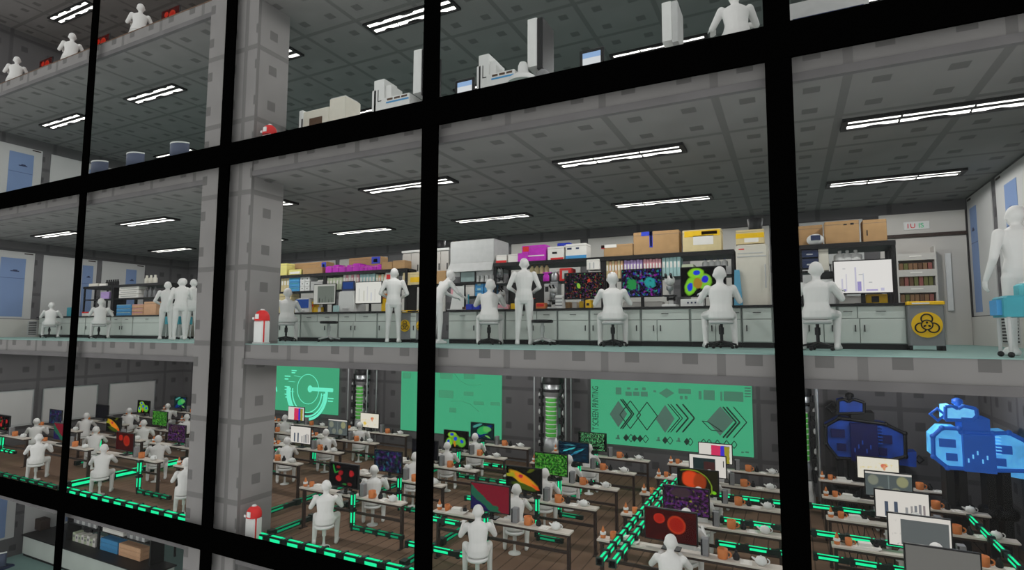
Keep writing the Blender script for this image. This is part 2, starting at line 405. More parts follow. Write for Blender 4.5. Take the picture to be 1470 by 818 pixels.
LEAN = sym(torso=[(0,-.03,.76,.12,.09),(0,-.03,.82,.158,.11),(0,-.02,.92,.16,.115),(0,.03,1.03,.138,.10),(0,.10,1.13,.158,.11),(0,.17,1.22,.178,.11),(0,.21,1.28,.14,.09),(0,.235,1.32,.06,.06)],
    head=(0,.31,1.415), neck=(0,.235,1.32), sh_=(.178,.18,1.25), el_=(.22,.33,1.06), wr_=(.15,.50,.98), hd_=(-.1,1,-.2), hp_=(.088,-.03,.83), kn_=(.10,.0,.45), an_=(.11,-.02,.075), to_=(.13,.12,.032), face=(0,1,-.35))
LEAN['face'] = (0,1,-.4)
PM = {k: figure('body_'+k, J) for k, J in (('seat',SEAT),('seatb',SEATB),('stand',STAND),('standb',STANDB),('lean',LEAN))}
def away(x, y): return math.atan2(-x, y)*.9
def person(kind, loc, label, rz=0, sc=1, group=None):
    rz += away(loc[0], loc[1])
    o = bpy.data.objects.new('person', PM[kind]); C.objects.link(o); o.location = loc; o.rotation_euler = (0,0,rz); o.scale = (sc,sc,sc)
    o['label'] = label; o['category'] = 'person'
    if group: o['group'] = group
    return o
# ---------------------------------------------------------------- stools
def stool(m_seat, m_base, name='stool', round_base=False):
    def b():
        r = thing(name, 'x', 'stool')
        part('seat', G().lathe([(.15,-.05),(.17,-.04),(.17,-.01),(.15,0)], (0,0,.395), 18), m_seat, r)
        part('pole', G().tube((0,0,.08),(0,0,.35),.022).tube((0,0,.2),(0,0,.3),.035), m_base, r)
        g = G()
        for i in range(5):
            a = 2*PI*i/5+.3; e = (.21*math.cos(a), .21*math.sin(a), .055); g.tube((0,0,.10), e, .02, .013, 7)
        if round_base: part('base', G().lathe([(.11,0),(.11,.012),(.03,.03),(.024,.09)],n=20), m_base, r); return r
        part('base', g, m_base, r)
        for i in range(5):
            a = 2*PI*i/5+.3; part('caster', G().ball((.21*math.cos(a), .21*math.sin(a), .026), .026, n=8, k=6), BLK, r)
        return r
    return Proto(b)
ST_LAB = stool(LGREY, DARK); ST_OFF = stool(WPL, WPL, round_base=True)
# ---------------------------------------------------------------- screens
def scr(name, base, shapes, st=.75, wob=.0):
    m = bpy.data.materials.new('screen '+name); m.use_nodes = True; t = m.node_tree; n = NT(m); t.nodes.clear()
    o = t.nodes.new('ShaderNodeOutputMaterial'); e = t.nodes.new('ShaderNodeEmission'); e.inputs['Strength'].default_value = st; t.links.new(e.outputs[0], o.inputs[0])
    tc = t.nodes.new('ShaderNodeTexCoord'); sp = t.nodes.new('ShaderNodeSeparateXYZ'); t.links.new(tc.outputs['Generated'], sp.inputs[0])
    u, v = sp.outputs[0], sp.outputs[2]
    if wob:
        ns = t.nodes.new('ShaderNodeTexNoise'); ns.inputs['Scale'].default_value = 7; t.links.new(tc.outputs['Generated'], ns.inputs['Vector'])
        sc = t.nodes.new('ShaderNodeSeparateColor'); t.links.new(ns.outputs['Color'], sc.inputs[0])
        u = n.m('ADD', u, n.m('MULTIPLY', n.m('SUBTRACT', sc.outputs[0], .5), wob)); v = n.m('ADD', v, n.m('MULTIPLY', n.m('SUBTRACT', sc.outputs[1], .5), wob))
    rgb = t.nodes.new('ShaderNodeRGB'); rgb.outputs[0].default_value = (*lin(base), 1); cur = rgb.outputs[0]
    for s in shapes:
        if s[0] == 'r':
            _, x0, z0, x1, z1, col = s
            k = n.m('MULTIPLY', n.m('MULTIPLY', n.m('GREATER_THAN', u, x0), n.m('LESS_THAN', u, x1)), n.m('MULTIPLY', n.m('GREATER_THAN', v, z0), n.m('LESS_THAN', v, z1)))
        elif s[0] in 'eo':
            _, cx, cz, rx, rz, rot, col = s[:7]; ca, sa = math.cos(rot), math.sin(rot)
            du = n.m('MULTIPLY', n.m('SUBTRACT', u, cx), 1.6); dv = n.m('SUBTRACT', v, cz)
            a = n.m('DIVIDE', n.m('ADD', n.m('MULTIPLY', du, ca), n.m('MULTIPLY', dv, sa)), rx*1.6); b = n.m('DIVIDE', n.m('SUBTRACT', n.m('MULTIPLY', dv, ca), n.m('MULTIPLY', du, sa)), rz)
            d = n.m('ADD', n.m('MULTIPLY', a, a), n.m('MULTIPLY', b, b))
            if s[0] == 'e': k = n.m('MINIMUM', n.m('MAXIMUM', n.m('MULTIPLY', n.m('SUBTRACT', 1.0, d), 2.5), 0.0), 1.0)
            else: k = n.m('MULTIPLY', n.m('LESS_THAN', d, 1.0), n.m('GREATER_THAN', d, s[7]))
        elif s[0] == 'n':
            _, sca, col, thr, soft = s[:5]
            q = t.nodes.new('ShaderNodeTexNoise'); q.inputs['Scale'].default_value = sca; q.inputs['Detail'].default_value = 3
            mp = t.nodes.new('ShaderNodeMapping'); mp.inputs['Location'].default_value = (s[5] if len(s) > 5 else 0, 0, 0); mp.inputs['Scale'].default_value = (1.6, 1, 1)
            if len(s) > 6: mp.inputs['Scale'].default_value = s[6]
            t.links.new(tc.outputs['Generated'], mp.inputs[0]); t.links.new(mp.outputs[0], q.inputs['Vector'])
            k = n.m('MINIMUM', n.m('MAXIMUM', n.m('MULTIPLY', n.m('SUBTRACT', q.outputs['Fac'], thr), soft), 0.0), 1.0)
        elif s[0] == 'd':      # half plane a*u+b*v > c
            _, a, b, c, col = s; k = n.m('GREATER_THAN', n.m('ADD', n.m('MULTIPLY', u, a), n.m('MULTIPLY', v, b)), c)
        cur = n.mix(k, cur, lin(col))
    t.links.new(cur, e.inputs['Color']); return m
W1 = (214, 208, 200)
SC = {
'A0': ('red and green cells on black', (3,3,4), [('e',.33,.35,.11,.15,0,(170,32,34)),('e',.40,.60,.09,.12,.5,(140,22,28)),('e',.78,.62,.09,.15,0,(165,30,34)),('e',.32,.85,.08,.08,0,(120,28,28)),('e',.72,.15,.08,.08,0,(100,30,28)),('e',.17,.75,.03,.22,.3,(36,150,50)),('e',.26,.62,.10,.04,.4,(40,130,50)),('e',.55,.12,.08,.05,0,(40,110,46))], .08),
'A1': ('dim violet and teal stains', (12,12,26), [('n',4,(44,24,84),.5,6),('n',5,(24,90,104),.55,8,3.1),('n',6,(90,30,110),.58,9,5.2),('n',4,(30,70,50),.56,7,8)], 0),
'A2': ('almost black image', (7,7,11), [('n',5,(24,20,46),.55,5)], 0),
'A3': ('yellow green cells with blue nuclei', (5,5,4), [('e',.36,.76,.20,.2,0,(140,196,40)),('e',.22,.28,.15,.35,-.3,(130,196,44)),('e',.50,.48,.20,.34,.1,(110,160,40)),('e',.74,.38,.20,.32,.7,(96,170,50)),('e',.34,.80,.09,.10,0,(30,60,190)),('e',.19,.34,.06,.14,-.3,(24,50,190)),('e',.49,.55,.08,.13,0,(24,60,200)),('e',.76,.42,.07,.13,.6,(24,60,200)),('e',.46,.25,.05,.2,.2,(190,120,30))], .05),
'A4': ('green cell with blue edges', (10,34,36), [('e',.5,.45,.55,.20,.6,(16,44,120)),('e',.55,.55,.30,.30,.3,(44,166,84)),('e',.72,.65,.2,.2,0,(90,176,90)),('e',.3,.85,.25,.10,.4,(70,150,140)),('e',.75,.18,.15,.05,-.4,(120,180,90)),('e',.45,.18,.3,.08,.4,(14,34,90))], .1),
'B0': ('green band between red and navy', (116,22,38), [('d',-1,-1,-.75,(44,38,60)),('d',-1.15,-1,-.92,(30,90,66)),('d',-1.05,-1.0,-.55,(26,22,70)),('e',.66,.17,.08,.09,0,(26,90,60)),('n',6,(84,14,28),.6,5)], .12),
'B1': ('orange spindle cell', (5,6,3), [('e',.5,.5,.50,.22,-.45,(190,150,28)),('e',.2,.66,.26,.10,.12,(150,150,30)),('e',.72,.92,.14,.08,.5,(80,90,20)),('e',.52,.50,.36,.16,-.5,(222,122,26)),('e',.42,.63,.07,.09,0,(170,36,56)),('e',.85,.22,.14,.07,-.5,(216,80,30)),('e',.5,.2,.4,.14,-.2,(60,78,16))], .06),
'B2': ('green felted texture', (16,66,16), [('n',9,(60,140,40),.46,9),('n',12,(110,165,70),.56,12,4),('n',6,(8,40,10),.55,10,9)], 0),
'B3': ('cyan streaks on navy', (5,18,32), [('n',4,(14,70,92),.5,6,0,(1.6,1,5)),('e',.35,.62,.25,.05,.35,(64,190,196)),('e',.68,.58,.22,.04,.4,(50,160,176)),('e',.55,.42,.22,.03,.4,(40,120,160)),('e',.35,.85,.2,.03,0,(70,150,160))], .1),
'B4': ('speckled green cells', (7,12,9), [('n',10,(60,140,84),.47,10),('n',14,(140,196,140),.56,12,2),('n',8,(5,20,10),.56,12,7),('e',.02,.5,.06,.6,0,(6,8,8)),('e',.97,.5,.05,.6,0,(6,8,8)),('e',.6,.15,.2,.1,0,(8,14,10))], .1),
'C0': ('budding red yeast cell', (52,8,8), [('n',4,(70,14,10),.5,4),('e',.62,.56,.19,.32,.55,(206,66,30)),('e',.62,.56,.165,.28,.55,(150,26,14)),('e',.28,.70,.12,.18,0,(206,50,26)),('e',.28,.70,.10,.15,0,(160,30,18))], .02),
'C1': ('purple and yellow network', (30,20,28), [('n',8,(88,36,100),.48,7),('n',9,(140,140,40),.60,9,3.3),('n',7,(70,44,150),.62,8,7),('e',.4,.8,.25,.2,0,(60,44,50))], .15),
'C2': ('orange lobe beside green arc', (28,24,10), [('e',.32,.58,.24,.40,.1,(214,70,26)),('e',.55,.5,.18,.4,0,(150,56,18)),('o',.30,.25,.56,.75,0,(120,150,36),.90),('e',.9,.1,.06,.08,0,(120,200,30)),('r',0,0,.06,1,(12,8,4)),('d',1,.25,1.02,(30,28,12))], .06),
'C3': ('dark teal and maroon picture on white', W1, [('r',.10,0,.72,.86,(30,44,44)),('r',.40,0,.70,.7,(64,36,34)),('r',.93,.5,.955,.8,(40,40,40))], 0),
'C4': ('magenta and olive blocks on white', W1, [('r',.38,0,.70,.92,(204,50,74)),('d',1,.55,1.12,W1),('r',.66,0,.93,.92,(60,50,190)),('r',.78,0,.93,.9,(150,140,40)),('r',.38,.3,.66,.92,(204,50,90)),('r',.93,0,1,1,W1)], .05),
'D0': ('plain grey page', (112,110,106), [], 0),
'D1': ('grey panel with white margin', W1, [('r',.20,.04,.97,.86,(92,96,96)),('n',7,(84,88,88),.6,3)], 0),
'D2': ('grey bar chart', W1, [('r',.17,.05,.24,.60,(70,80,96)),('r',.35,.05,.42,.62,(70,80,96)),('r',.56,.05,.61,.45,(140,140,140)),('r',.66,.05,.70,.52,(150,146,144)),('r',.73,.05,.78,.55,(120,122,126)),('r',.81,.05,.86,.60,(130,128,130)),('r',.89,.05,.93,.58,(140,130,130))], 0),
'D3': ('round culture plates on grey', (84,92,92), [('r',0,.92,1,1,W1),('e',.17,.66,.13,.24,0,(128,132,116)),('e',.80,.66,.14,.25,0,(146,146,110)),('e',.32,.22,.12,.2,0,(120,124,112)),('e',.66,.22,.12,.2,0,(126,130,112)),('r',.49,.1,.52,.9,(110,120,118))], 0),
'D4': ('pale map with a red patch', (222,216,200), [('e',.65,.66,.10,.10,.3,(206,110,90)),('n',5,(222,200,120),.57,6),('e',.25,.28,.10,.14,0,(222,190,90)),('e',.66,.55,.04,.14,0,(214,150,110))], .1),
}
SM = {k: scr(k, v[1], v[2], .95 if k in ('C3','C4','D1','D2','D4') else .85, v[3]) for k, v in SC.items()}
def monitor(name, label, loc, w, h, sm, group, foot=.10, rim=.018, bez=BLK, neck_h=None):
    r = thing('monitor', label, 'monitor', loc, 0, group)
    z = foot; g = G().rbox(-w/2, 0, z, w/2, .035, z+h, .006).box(-w/4, .035, z+h*.2, w/4, .06, z+h*.8)
    part('bezel', g, bez, r)
    part('screen', G().box(-w/2+rim, -.004, z+rim, w/2-rim, .001, z+h-rim), sm, r)
    part('stand_neck', G().box(-.03, .06, .012, .03, .085, z+h*.4), bez, r)
    part('stand_base', G().rbox(-.13, -.04, 0, .13, .14, .014, .004), bez, r)
    return r
# ---------------------------------------------------------------- office desks
def desk():
    r = thing('desk', 'x', 'desk', group='office desks')
    part('desk_top', G().rbox(0,0,.772,2.5,.20,.80,.004), DESKW, r)
    part('frame', G().box(.03,.01,.735,2.47,.04,.772).box(.03,.16,.735,2.47,.19,.772).box(.03,.04,.735,.07,.16,.772).box(2.43,.04,.735,2.47,.16,.772), BROWN, r)
    for x in (.03, 2.43):
        part('leg', G().box(x,.07,0,x+.045,.13,.735).box(x-.005,.01,0,x+.05,.19,.012), BROWN, r)
    part('stretcher', G().box(.075,.085,.46,2.43,.115,.505), BROWN, r)
    return r
DK = Proto(desk)
def bottle():
    r = thing('sauce_bottle', 'x', 'bottle'); part('body', G().lathe([(.036,0),(.04,.01),(.04,.045),(.034,.05)]), ORG, r)
    part('band', G().lathe([(.045,.05),(.045,.082),(.04,.086)]), WPL, r); part('nozzle', G().lathe([(.026,.086),(.022,.12),(.006,.165),(.003,.17)]), ORG, r); return r
def cup():
    r = thing('mug', 'x', 'mug'); part('body', G().lathe([(.04,0),(.045,.005),(.047,.10),(.041,.10),(.039,.02)]), ORG, r)
    part('handle', G().torus((.06,0,.05), .028, .008, 'y', -PI/2, PI/2, 10), ORG, r); return r
def papers():
    g = G()
    for i in range(4): g.box(-.17+.02*i, -.085+.005*i, .008*i, .15+.015*i, .085-.004*i, .008*i+.0075)
    g.box(-.08,-.05,.032,.08,.06,.075); return solo('paper_stack', g, PAPER, 'x', 'papers')
def darkcup():
    r = thing('pencil_cup', 'x', 'pencil cup'); part('cup', G().lathe([(.03,0),(.034,.004),(.036,.075),(.031,.075),(.03,.012)]), BLK, r)
    g = G()
    for a in (0,2,4): g.tube((.008*math.cos(a),.008*math.sin(a),.01),(.022*math.cos(a),.022*math.sin(a),.125),.005,n=6)
    part('pencils', g, DARK, r); return r
def tower():
    r = thing('speaker', 'x', 'speaker'); part('cabinet', G().rbox(-.05,-.055,0,.05,.055,.23,.008), GREY, r)
    part('grille', G().box(-.05,-.058,.012,-.026,-.054,.22), DARK, r); return r
def bigmug():
    r = thing('orange_mug', 'x', 'mug'); part('body', G().lathe([(.062,0),(.068,.006),(.068,.128),(.062,.13),(.06,.02)],n=20), ORG, r)
    part('handle', G().torus((.075,-.02,.065), .036, .011, 'y', -PI/2, PI/2, 10), ORG, r); return r
def pot():
    r = thing('dark_pot', 'x', 'pot'); part('body', G().lathe([(.036,0),(.045,.02),(.043,.06),(.022,.09)]), BLK, r)
    part('stopper', G().lathe([(.018,.09),(.02,.115),(.006,.125)]), DARK, r); return r
def sheet(): return solo('note_sheet', G().box(-.07,-.09,0,.08,.05,.004).box(-.03,-.05,.004,.05,.03,.02), PAPER, 'x', 'note')
def teapot():
    r = thing('teapot', 'x', 'teapot'); part('body', G().lathe([(.04,0),(.07,.025),(.074,.06),(.055,.095),(.02,.105)],n=18), WPL, r)
    part('spout', G().tube((-.06,0,.05),(-.115,0,.085),.018,.010), WPL, r); part('handle', G().torus((.072,0,.055), .032, .008, 'y', -PI/2, PI/2, 10), WPL, r)
    part('lid_knob', G().ball((0,0,.112),.012,n=8,k=6), WPL, r); return r
IT = [('bottle',Proto(bottle),.07,.10,'orange squeeze bottle with white band'),('cup',Proto(cup) ,.22,.12,'small orange mug'),('paper',Proto(papers),.42,.10,'white paper stack'),
      ('dcup',Proto(darkcup),.56,.14,'dark pencil cup'),('tower',Proto(tower),1.53,.11,'grey upright speaker'),('mug',Proto(bigmug),1.76,.10,'big orange mug with handle'),
      ('pot',Proto(pot),1.93,.13,'dark little pot'),('sheet',Proto(sheet),2.05,.10,'white note sheet'),('tea',Proto(teapot),2.24,.10,'white teapot')]
ROWS = [8.27, 9.58, 10.92, 12.28, 13.64]; RN = ['front row', 'second row', 'third row', 'fourth row', 'rear row']
COLS = {'A': -8.79, 'B': -5.61, 'C': -2.68, 'D': .45}
CN = {'A': 'first desk column right of the pillar', 'B': 'second desk column right of the pillar', 'C': 'third desk column right of the pillar', 'D': 'desk column nearest the right wall',
      'a': 'desk column along the left wall', 'b': 'second desk column from left wall', 'c': 'third desk column from left wall', 'd': 'desk column just left of pillar'}
for c0 in 'ABCDabcd':
    cu = c0.upper(); x = COLS[cu] - (0 if c0 == cu else 13.22); left = c0 != cu
    for k, y in enumerate(ROWS):
        if not (vis(x, y, ZO+.9, 60) or vis(x+2.5, y, ZO+.9, 60)): continue
        wh = '%s, %s' % (RN[k], CN[c0])
        DK.put((x, y, ZO), 'white topped desk with brown legs, '+wh)
        nm, sm = SC[cu+str(k)][0], SM[cu+str(k)]
        bez = BLK if sum(SC[cu+str(k)][1]) < 500 else DARK
        monitor('monitor', 'monitor showing %s, %s of pillar' % (nm, 'left' if left else 'right'), (x+1.07, y+.08, ZO+.80), .745, .455, sm, 'office monitors', bez=bez)
        kind = 'seatb' if (k+ord(cu)) % 3 == 1 else 'seat'
        if vis(x+1.16, y-.45, ZO+.9, 40):
            person(kind, (x+1.16, y-.46, ZO), 'all white person seated, '+wh, random.uniform(-.08,.08), .985, 'seated office workers')
            ST_OFF.put((x+1.16, y-.47, ZO), 'white office stool, '+wh, random.uniform(0,1), 'office stools')
        for nme, pr, ix, iy, lb in IT:
            if left and nme in ('dcup','pot','sheet','paper') and c0 != 'd': continue
            if not vis(x+ix, y+iy, ZO+.85, 5): continue
            pr.put((x+ix, y+iy, ZO+.80), lb+', '+wh, random.uniform(-.2,.2) if nme in ('paper','sheet') else 0, lb+'s')
# dangling cables under the right-hand desks
for k in (1, 2, 3, 4):
    for q in range(5):
        g = G(); x0 = COLS['D']+.35+q*.22; y0 = ROWS[k]+.15
        pts = [(x0, y0, ZO+.77)]+[(x0-.05*math.sin(PI*i/6)+.03*q*i/6, y0, ZO+.77-.1*i*1.1) for i in range(1,7)]
        for a, b in zip(pts, pts[1:]): g.tube(a, b, .007, n=6)
        solo('cable', g, BLK, '%s dark cable from left hanging under right wall desk, %s' % (['first','second','third','fourth','fifth'][q], RN[k]), 'cable', group='cables under the right wall desks')
# ---------------------------------------------------------------- glowing conduits
CI = [0]
def conduit(pts, label, r=.055, per=.42, duty=.62, dim=False):
    o = thing('light_conduit', label, 'light conduit', (0,0,0), 0, 'glowing green conduits')
    gc, gb, gd = G(), G(), G()
    for a, b in zip(pts, pts[1:]):
        a, b = Vector(a), Vector(b); L = (b-a).length; d = (b-a)/L
        gl = gd if dim is True or (dim == 'flat' and abs(d.z) < .5) else gb
        u = Vector((0,0,1)) if abs(d.z) < .5 else Vector((1,0,0)); w = d.cross(u).normalized(); u = w.cross(d).normalized()
        def bar(g, s0, s1, hu, hw, ou=0, ow=0):
            p = []
            for s in (s0, s1):
                for i, j in ((-1,-1),(1,-1),(1,1),(-1,1)): p.append(a+d*s+u*(i*hu+ou)+w*(j*hw+ow))
            g.add(p, [(0,1,2,3),(7,6,5,4),(0,4,5,1),(1,5,6,2),(2,6,7,3),(3,7,4,0)])
        bar(gc, 0, L, r*.72, r*.72)
        n = max(1, int(L/per)); st = L/n
        for i in range(n):
            s0 = i*st+st*.12; s1 = s0+st*duty
            bar(gc, max(0, s0-st*.12), s0, r, r)                                   # collar
            bar(gl, s0, s1, r*.80, r*.34); bar(gl, s0+st*.03, s1-st*.03, r*.34, r*.80)
            bar(gl, s1+st*.06, min(L, s1+st*.11), r*.78, r*.30)
    part('casing', gc, CASE, o)
    if gb.v: part('light_strip', gb, GRN, o)
    if gd.v: part('dim_light_strip', gd, GRN2, o)
    return o
zf = ZO
conduit([(-22.5,7.52,zf+.085),(-15.98,7.52,zf+.085)], 'green glowing conduit along floor edge, left of its crossing', dim=True)
conduit([(-15.80,7.50,zf+.085),(-10.85,7.50,zf+.085)], 'bright green conduit along floor edge, ending at the pillar', .075)
conduit([(-9.1,7.50,zf+.085),(-2.9,7.50,zf+.085)], 'bright green conduit along floor edge, right of the pillar', .075)
conduit([(-2.5,7.50,zf+.085),(3.4,7.50,zf+.085)], 'green conduit along floor edge by the right wall', .075)
conduit([(-15.9,7.6,zf+.10),(-15.9,11.6,zf+.10)], 'green floor conduit running inward, left of the pillar', .10, .95, .72)
conduit([(-18.3,9.0,zf+.10),(-18.3,12.6,zf+.10)], 'green floor conduit running inward, near left wall desks', .06, .75, .6, True)
conduit([(-9.9,8.1,zf+.10),(-9.9,11.4,zf+.10)], 'dark green floor conduit running inward behind pillar base', .06, .9, .6, True)
conduit([(-8.82,7.62,zf+.10),(-8.82,14.6,zf+.10)], 'green floor conduit running inward beside first desk column', .06, .9, .6, True)
conduit([(-5.75,7.62,zf+.10),(-5.75,10.9,zf+.10)], 'green floor conduit running inward between first two desk columns', .06, .9, .6, True)
conduit([(-2.33,7.3,zf+.875),(-2.33,11.75,zf+.875)], 'left strand of conduit pair lying across third desk column', .05, .30, .66)
conduit([(-2.16,7.3,zf+.875),(-2.16,12.0,zf+.875)], 'right strand of conduit pair lying across third desk column', .05, .36, .66)
conduit([(2.56,8.9,zf+.86),(2.56,11.9,zf+.86)], 'green conduit lying across desks nearest right wall', .045, .55, .6)
vx = {'A': [-7.28,-7.24,-7.4,-7.5,-7.58], 'B': [-4.5,-4.17,-4.27,-4.33,-4.38]}
for c in 'AB':
    for k in range(5):
        x, y = vx[c][k], ROWS[k]-.13; e = x+(1.15 if (c == 'A' and k != 2) else .02)
        zb = zf+(.30 if c == 'A' else .22)
        pts = [(x,y,zf+.93),(x,y,zb)]+([(e,y,zb)] if c == 'A' else [(x-(.55 if k == 0 else -.5 if k in (1,2) else .25),y,zb)])
        conduit(pts, 'green conduit dropping before monitor with %s' % SC[c+str(k)][0], .05, .26, .62, 'flat' if k != 4 else False)
for k, x in ((4,-11.97),(3,-12.36),(2,-12.24),(0,-13.8)):
    conduit([(x,ROWS[k]-.13,zf+.82),(x,ROWS[k]-.13,zf+.12),(x+(-.5 if k == 2 else 1.2),ROWS[k]-.13,zf+.12)], 'green conduit drop at %s desk left of pillar' % RN[k], .055, .28, .62, 'flat')
for x, y in ((-17.7,9.3),(-20.9,8.35),(-16.3,11.6),(-14.4,12.1)):
    conduit([(x,y,zf+.8),(x,y,zf+.35),(x+.8,y,zf+.35)], 'short green conduit at %s among far left desks' % {-17.7:'second column',-20.9:'left wall column',-16.3:'third column',-14.4:'column by pillar'}[x], .055, .25, .6)
for k in (0, 1, 2):
    conduit([(COLS['D']-.25,ROWS[k]-.02+(.5 if k==2 else 0),zf+(.62 if k < 2 else .84)),(COLS['D']+1.6,ROWS[k]-.02+(.5 if k==2 else 0),zf+(.62 if k < 2 else .84))], 'green conduit along the %s desk nearest right wall' % RN[k], .05, .42, .6)
    if k == 2: conduit([(COLS['C']+1.25,ROWS[k]+.34,zf+.86),(COLS['C']+2.75,ROWS[k]+.34,zf+.86)], 'green conduit behind the third row desk of third column', .05, .42, .6)
conduit([(-1.15,ROWS[1]-.08,zf+.60),(.15,ROWS[1]-.08,zf+.60)], 'green conduit below the second row desk edge of third column', .05, .42, .6)
conduit([(-1.1,ROWS[1]+.24,zf+.87),(1.95,ROWS[1]+.24,zf+.87)], 'long green conduit behind second row desks, passing the widest mullion', .05, .42, .6)
for k in (0, 1, 2):
    conduit([(COLS['B']-.1,ROWS[k]-.06,zf+.68),(COLS['B']+.62,ROWS[k]-.06,zf+.68)], 'short green conduit under %s desk edge, second column' % RN[k], .05, .36, .6)
conduit([(COLS['B']-.45,ROWS[0]-.13,zf+.22),(COLS['B']+1.1,ROWS[0]-.13,zf+.22)], 'low green conduit before front row desk, second column', .055, .4, .6)
# ---------------------------------------------------------------- office back wall
YP = YB-.06
def quad(g, x0, y0, x1, y1, d=0.0, th=.012):
    a, c = W(x0, (y0+y1)/2, YP)[0], W(x1, (y0+y1)/2, YP)[0]; b, e = W((x0+x1)/2, y1, YP)[1], W((x0+x1)/2, y0, YP)[1]
    g.box(a, YP-d-th, b, c, YP-d, e)
def pxp(x, y): return W(x, y, YP)
def line(g, pts, w=.012, d=.02):
    p = [pxp(*q) for q in pts]
    for a, b in zip(p, p[1:]): g.tube((a[0],YP-d,a[1]), (b[0],YP-d,b[1]), w, n=6)
def poster(nm, x0, x1, z0, z1, label):
    r = thing('projection_screen', label, 'screen', (0,0,0), 0); part('film', G().box(x0, YP, z0, x1, YP+.02, z1), HOLO, r); return r
def text(txt, size, loc, rot, m, parent, name, depth=.004):
    cu = bpy.data.curves.new(name, 'FONT'); cu.body = txt; cu.size = size; cu.extrude = depth; o = bpy.data.objects.new('t', cu); C.objects.link(o)
    me = bpy.data.meshes.new_from_object(o.evaluated_get(bpy.context.evaluated_depsgraph_get())); bpy.data.objects.remove(o)
    me.transform(Matrix.Translation(loc) @ rot); me.materials.clear(); me.materials.append(m); me.name = name
    q = bpy.data.objects.new(name, me); C.objects.link(q); q.parent = parent; return q
UPR = Matrix.Rotation(PI/2, 4, 'X')
# dial screen
a = W(393, 560, YP)[0]; b = W(486, 560, YP)[0]
r = poster('p', a, b, W(440,592,YP)[1], -.42, 'green translucent wall screen with a round dial and pointer')
cx, cz = pxp(441, 563); k = (W(450,563,YP)[0]-W(440,563,YP)[0])/10
g = G()
for R_, w_ in ((28*k,.05),(25*k,.03),(21*k,.02)): g.torus((cx,YP-.02,cz), R_, w_, 'y', PI*.95, 2*PI*1.02 if R_ > 26*k else 2*PI, 26, 6)
g.torus((cx+.05,YP-.02,cz+.12), 15.5*k, .012, 'y', 0, 2*PI, 26, 5); part('dial', g, HOLO_L, r)
g = G(); line(g, [(446,558),(478,560)], .075, .03); p = pxp(446,558); g.ball((p[0],YP-.03,p[1]), .11, .05, .13); part('pointer', g, HOLO_L, r)
g = G()
for x, y, w in ((419,531,7),(419,534,5),(409,539,8),(409,543,5),(409,554,7),(409,558,5),(409,565,7),(410,569,5),(471,571,8),(471,575,7)): quad(g, x, y, x+w, y+1.6)
line(g, [(423,539),(433,541)], .008); line(g, [(415,547),(424,548)], .008); line(g, [(415,561),(423,562)], .008); line(g, [(470,568),(462,567)], .008); line(g, [(397,555),(398,562)], .02); part('dial_captions', g, HOLO_L, r)
# faint middle screen
a = W(575.5, 580, YP)[0]; b = W(720, 580, YP)[0]
r = poster('p', a, b, W(650,624,YP)[1], -.42, 'green translucent wall screen with faint curved lines, half behind mullion')
g = G(); line(g, [(652,535),(660,546),(671,552),(684,553),(691,551)], .01); line(g, [(648,576),(662,575),(676,580),(688,591)], .01)
for x0,y0,x1,y1 in ((632,535,650,544),(666,536,682,544),(630,560,651,571),(666,562,680,568),(579,535,590,543),(680,576,695,581),(645,585,655,592),(704,577,718,582)): quad(g, x0, y0, x1, y1)
m_f = mat('faint green ink', (66, 150, 112), .8, emit=.35); part('faint_diagram', g, m_f, r)
# screen printing infographic
a = W(848.5, 600, YP)[0]; b = W(1080.5, 600, YP)[0]; zb = W(960,645,YP)[1]
r = poster('p', a, b, zb, -.42, 'large green wall screen of diamond layers with SCREEN PRINTING lettering')
p0 = pxp(859.5, 629)
text('T SCREEN PRINTING', .255, Vector((p0[0],YP-.012,p0[1]+.22)), Matrix.Scale(.52,4,(0,0,1)) @ Matrix.Rotation(-PI/2,4,'Y') @ UPR, INK, r, 'lettering')
def dia(g, x, y, hw, hh, fill=True, w=.014, closed=True):
    if fill:
        P = [pxp(x-hw,y), pxp(x,y+hh), pxp(x+hw,y), pxp(x,y-hh)]; g.prism(P, YP-.02, YP-.006)
    else: line(g, [(x-hw,y),(x,y+hh),(x+hw,y),(x,y-hh)]+([(x-hw,y)] if closed else []), w, .014)
def chev(g, x, y, hw, hh, w=.014): line(g, [(x,y-hh),(x+hw,y),(x,y+hh)], w, .014)
g = G()
dia(g,888,594,12.5,19); dia(g,955,601,13.5,20); dia(g,1034,604,19,21); part('filled_diamonds', g, mat('screen ink grey', (74,104,92), .8, emit=.4), r)
g = G()
for x in (891,894): chev(g,x,594,16,21,.02)
dia(g,905,595,15,20,False); dia(g,929,597,15,20,False)
for x in (959,963,971,980): chev(g,x,600,17,20,.022 if x > 970 else .014)
for x in (1038,1043,1053): chev(g,x,606,19,22,.022 if x < 1050 else .014)
line(g,[(1008,604),(1021,617),(1037,619),(1016,605),(1008,604)],.012); part('diamond_outlines', g, INK, r)
g = G()
for x,f in ((899,1),(906,0),(911,1),(919,1),(927,0),(955,1),(962,0),(986,1),(991,0),(1010,0),(1018,0),(1030,0),(1043,0),(1054,0)):
    dia(g,x,628+(x-899)*.065,4.2,5.5,bool(f),.010)
part('small_diamonds', g, INK, r)
g = G()
for x0,y0,x1,y1 in ((884,556,892,566),(898,562,907,568),(909,562,918,568),(920,562,930,569),(900,556,905,559),(911,557,916,560),(922,556,927,560),(938,560,942,563),(974,558,992,565),(976,568,980,573),(983,568,987,573),(1003,561,1007,573),(1010,560,1026,574),(1034,562,1037,575),(1039,562,1067,576)): quad(g,x0,y0,x1,y1)
dia(g,957,564,11,7); 
for x,y in ((887,629),(945,632),(974,633)): quad(g,x-3,y-1,x+3,y+1); quad(g,x-1,y-5,x+2,y)
for i in range(5): quad(g,1069,552+i*4,1078,554+i*4)
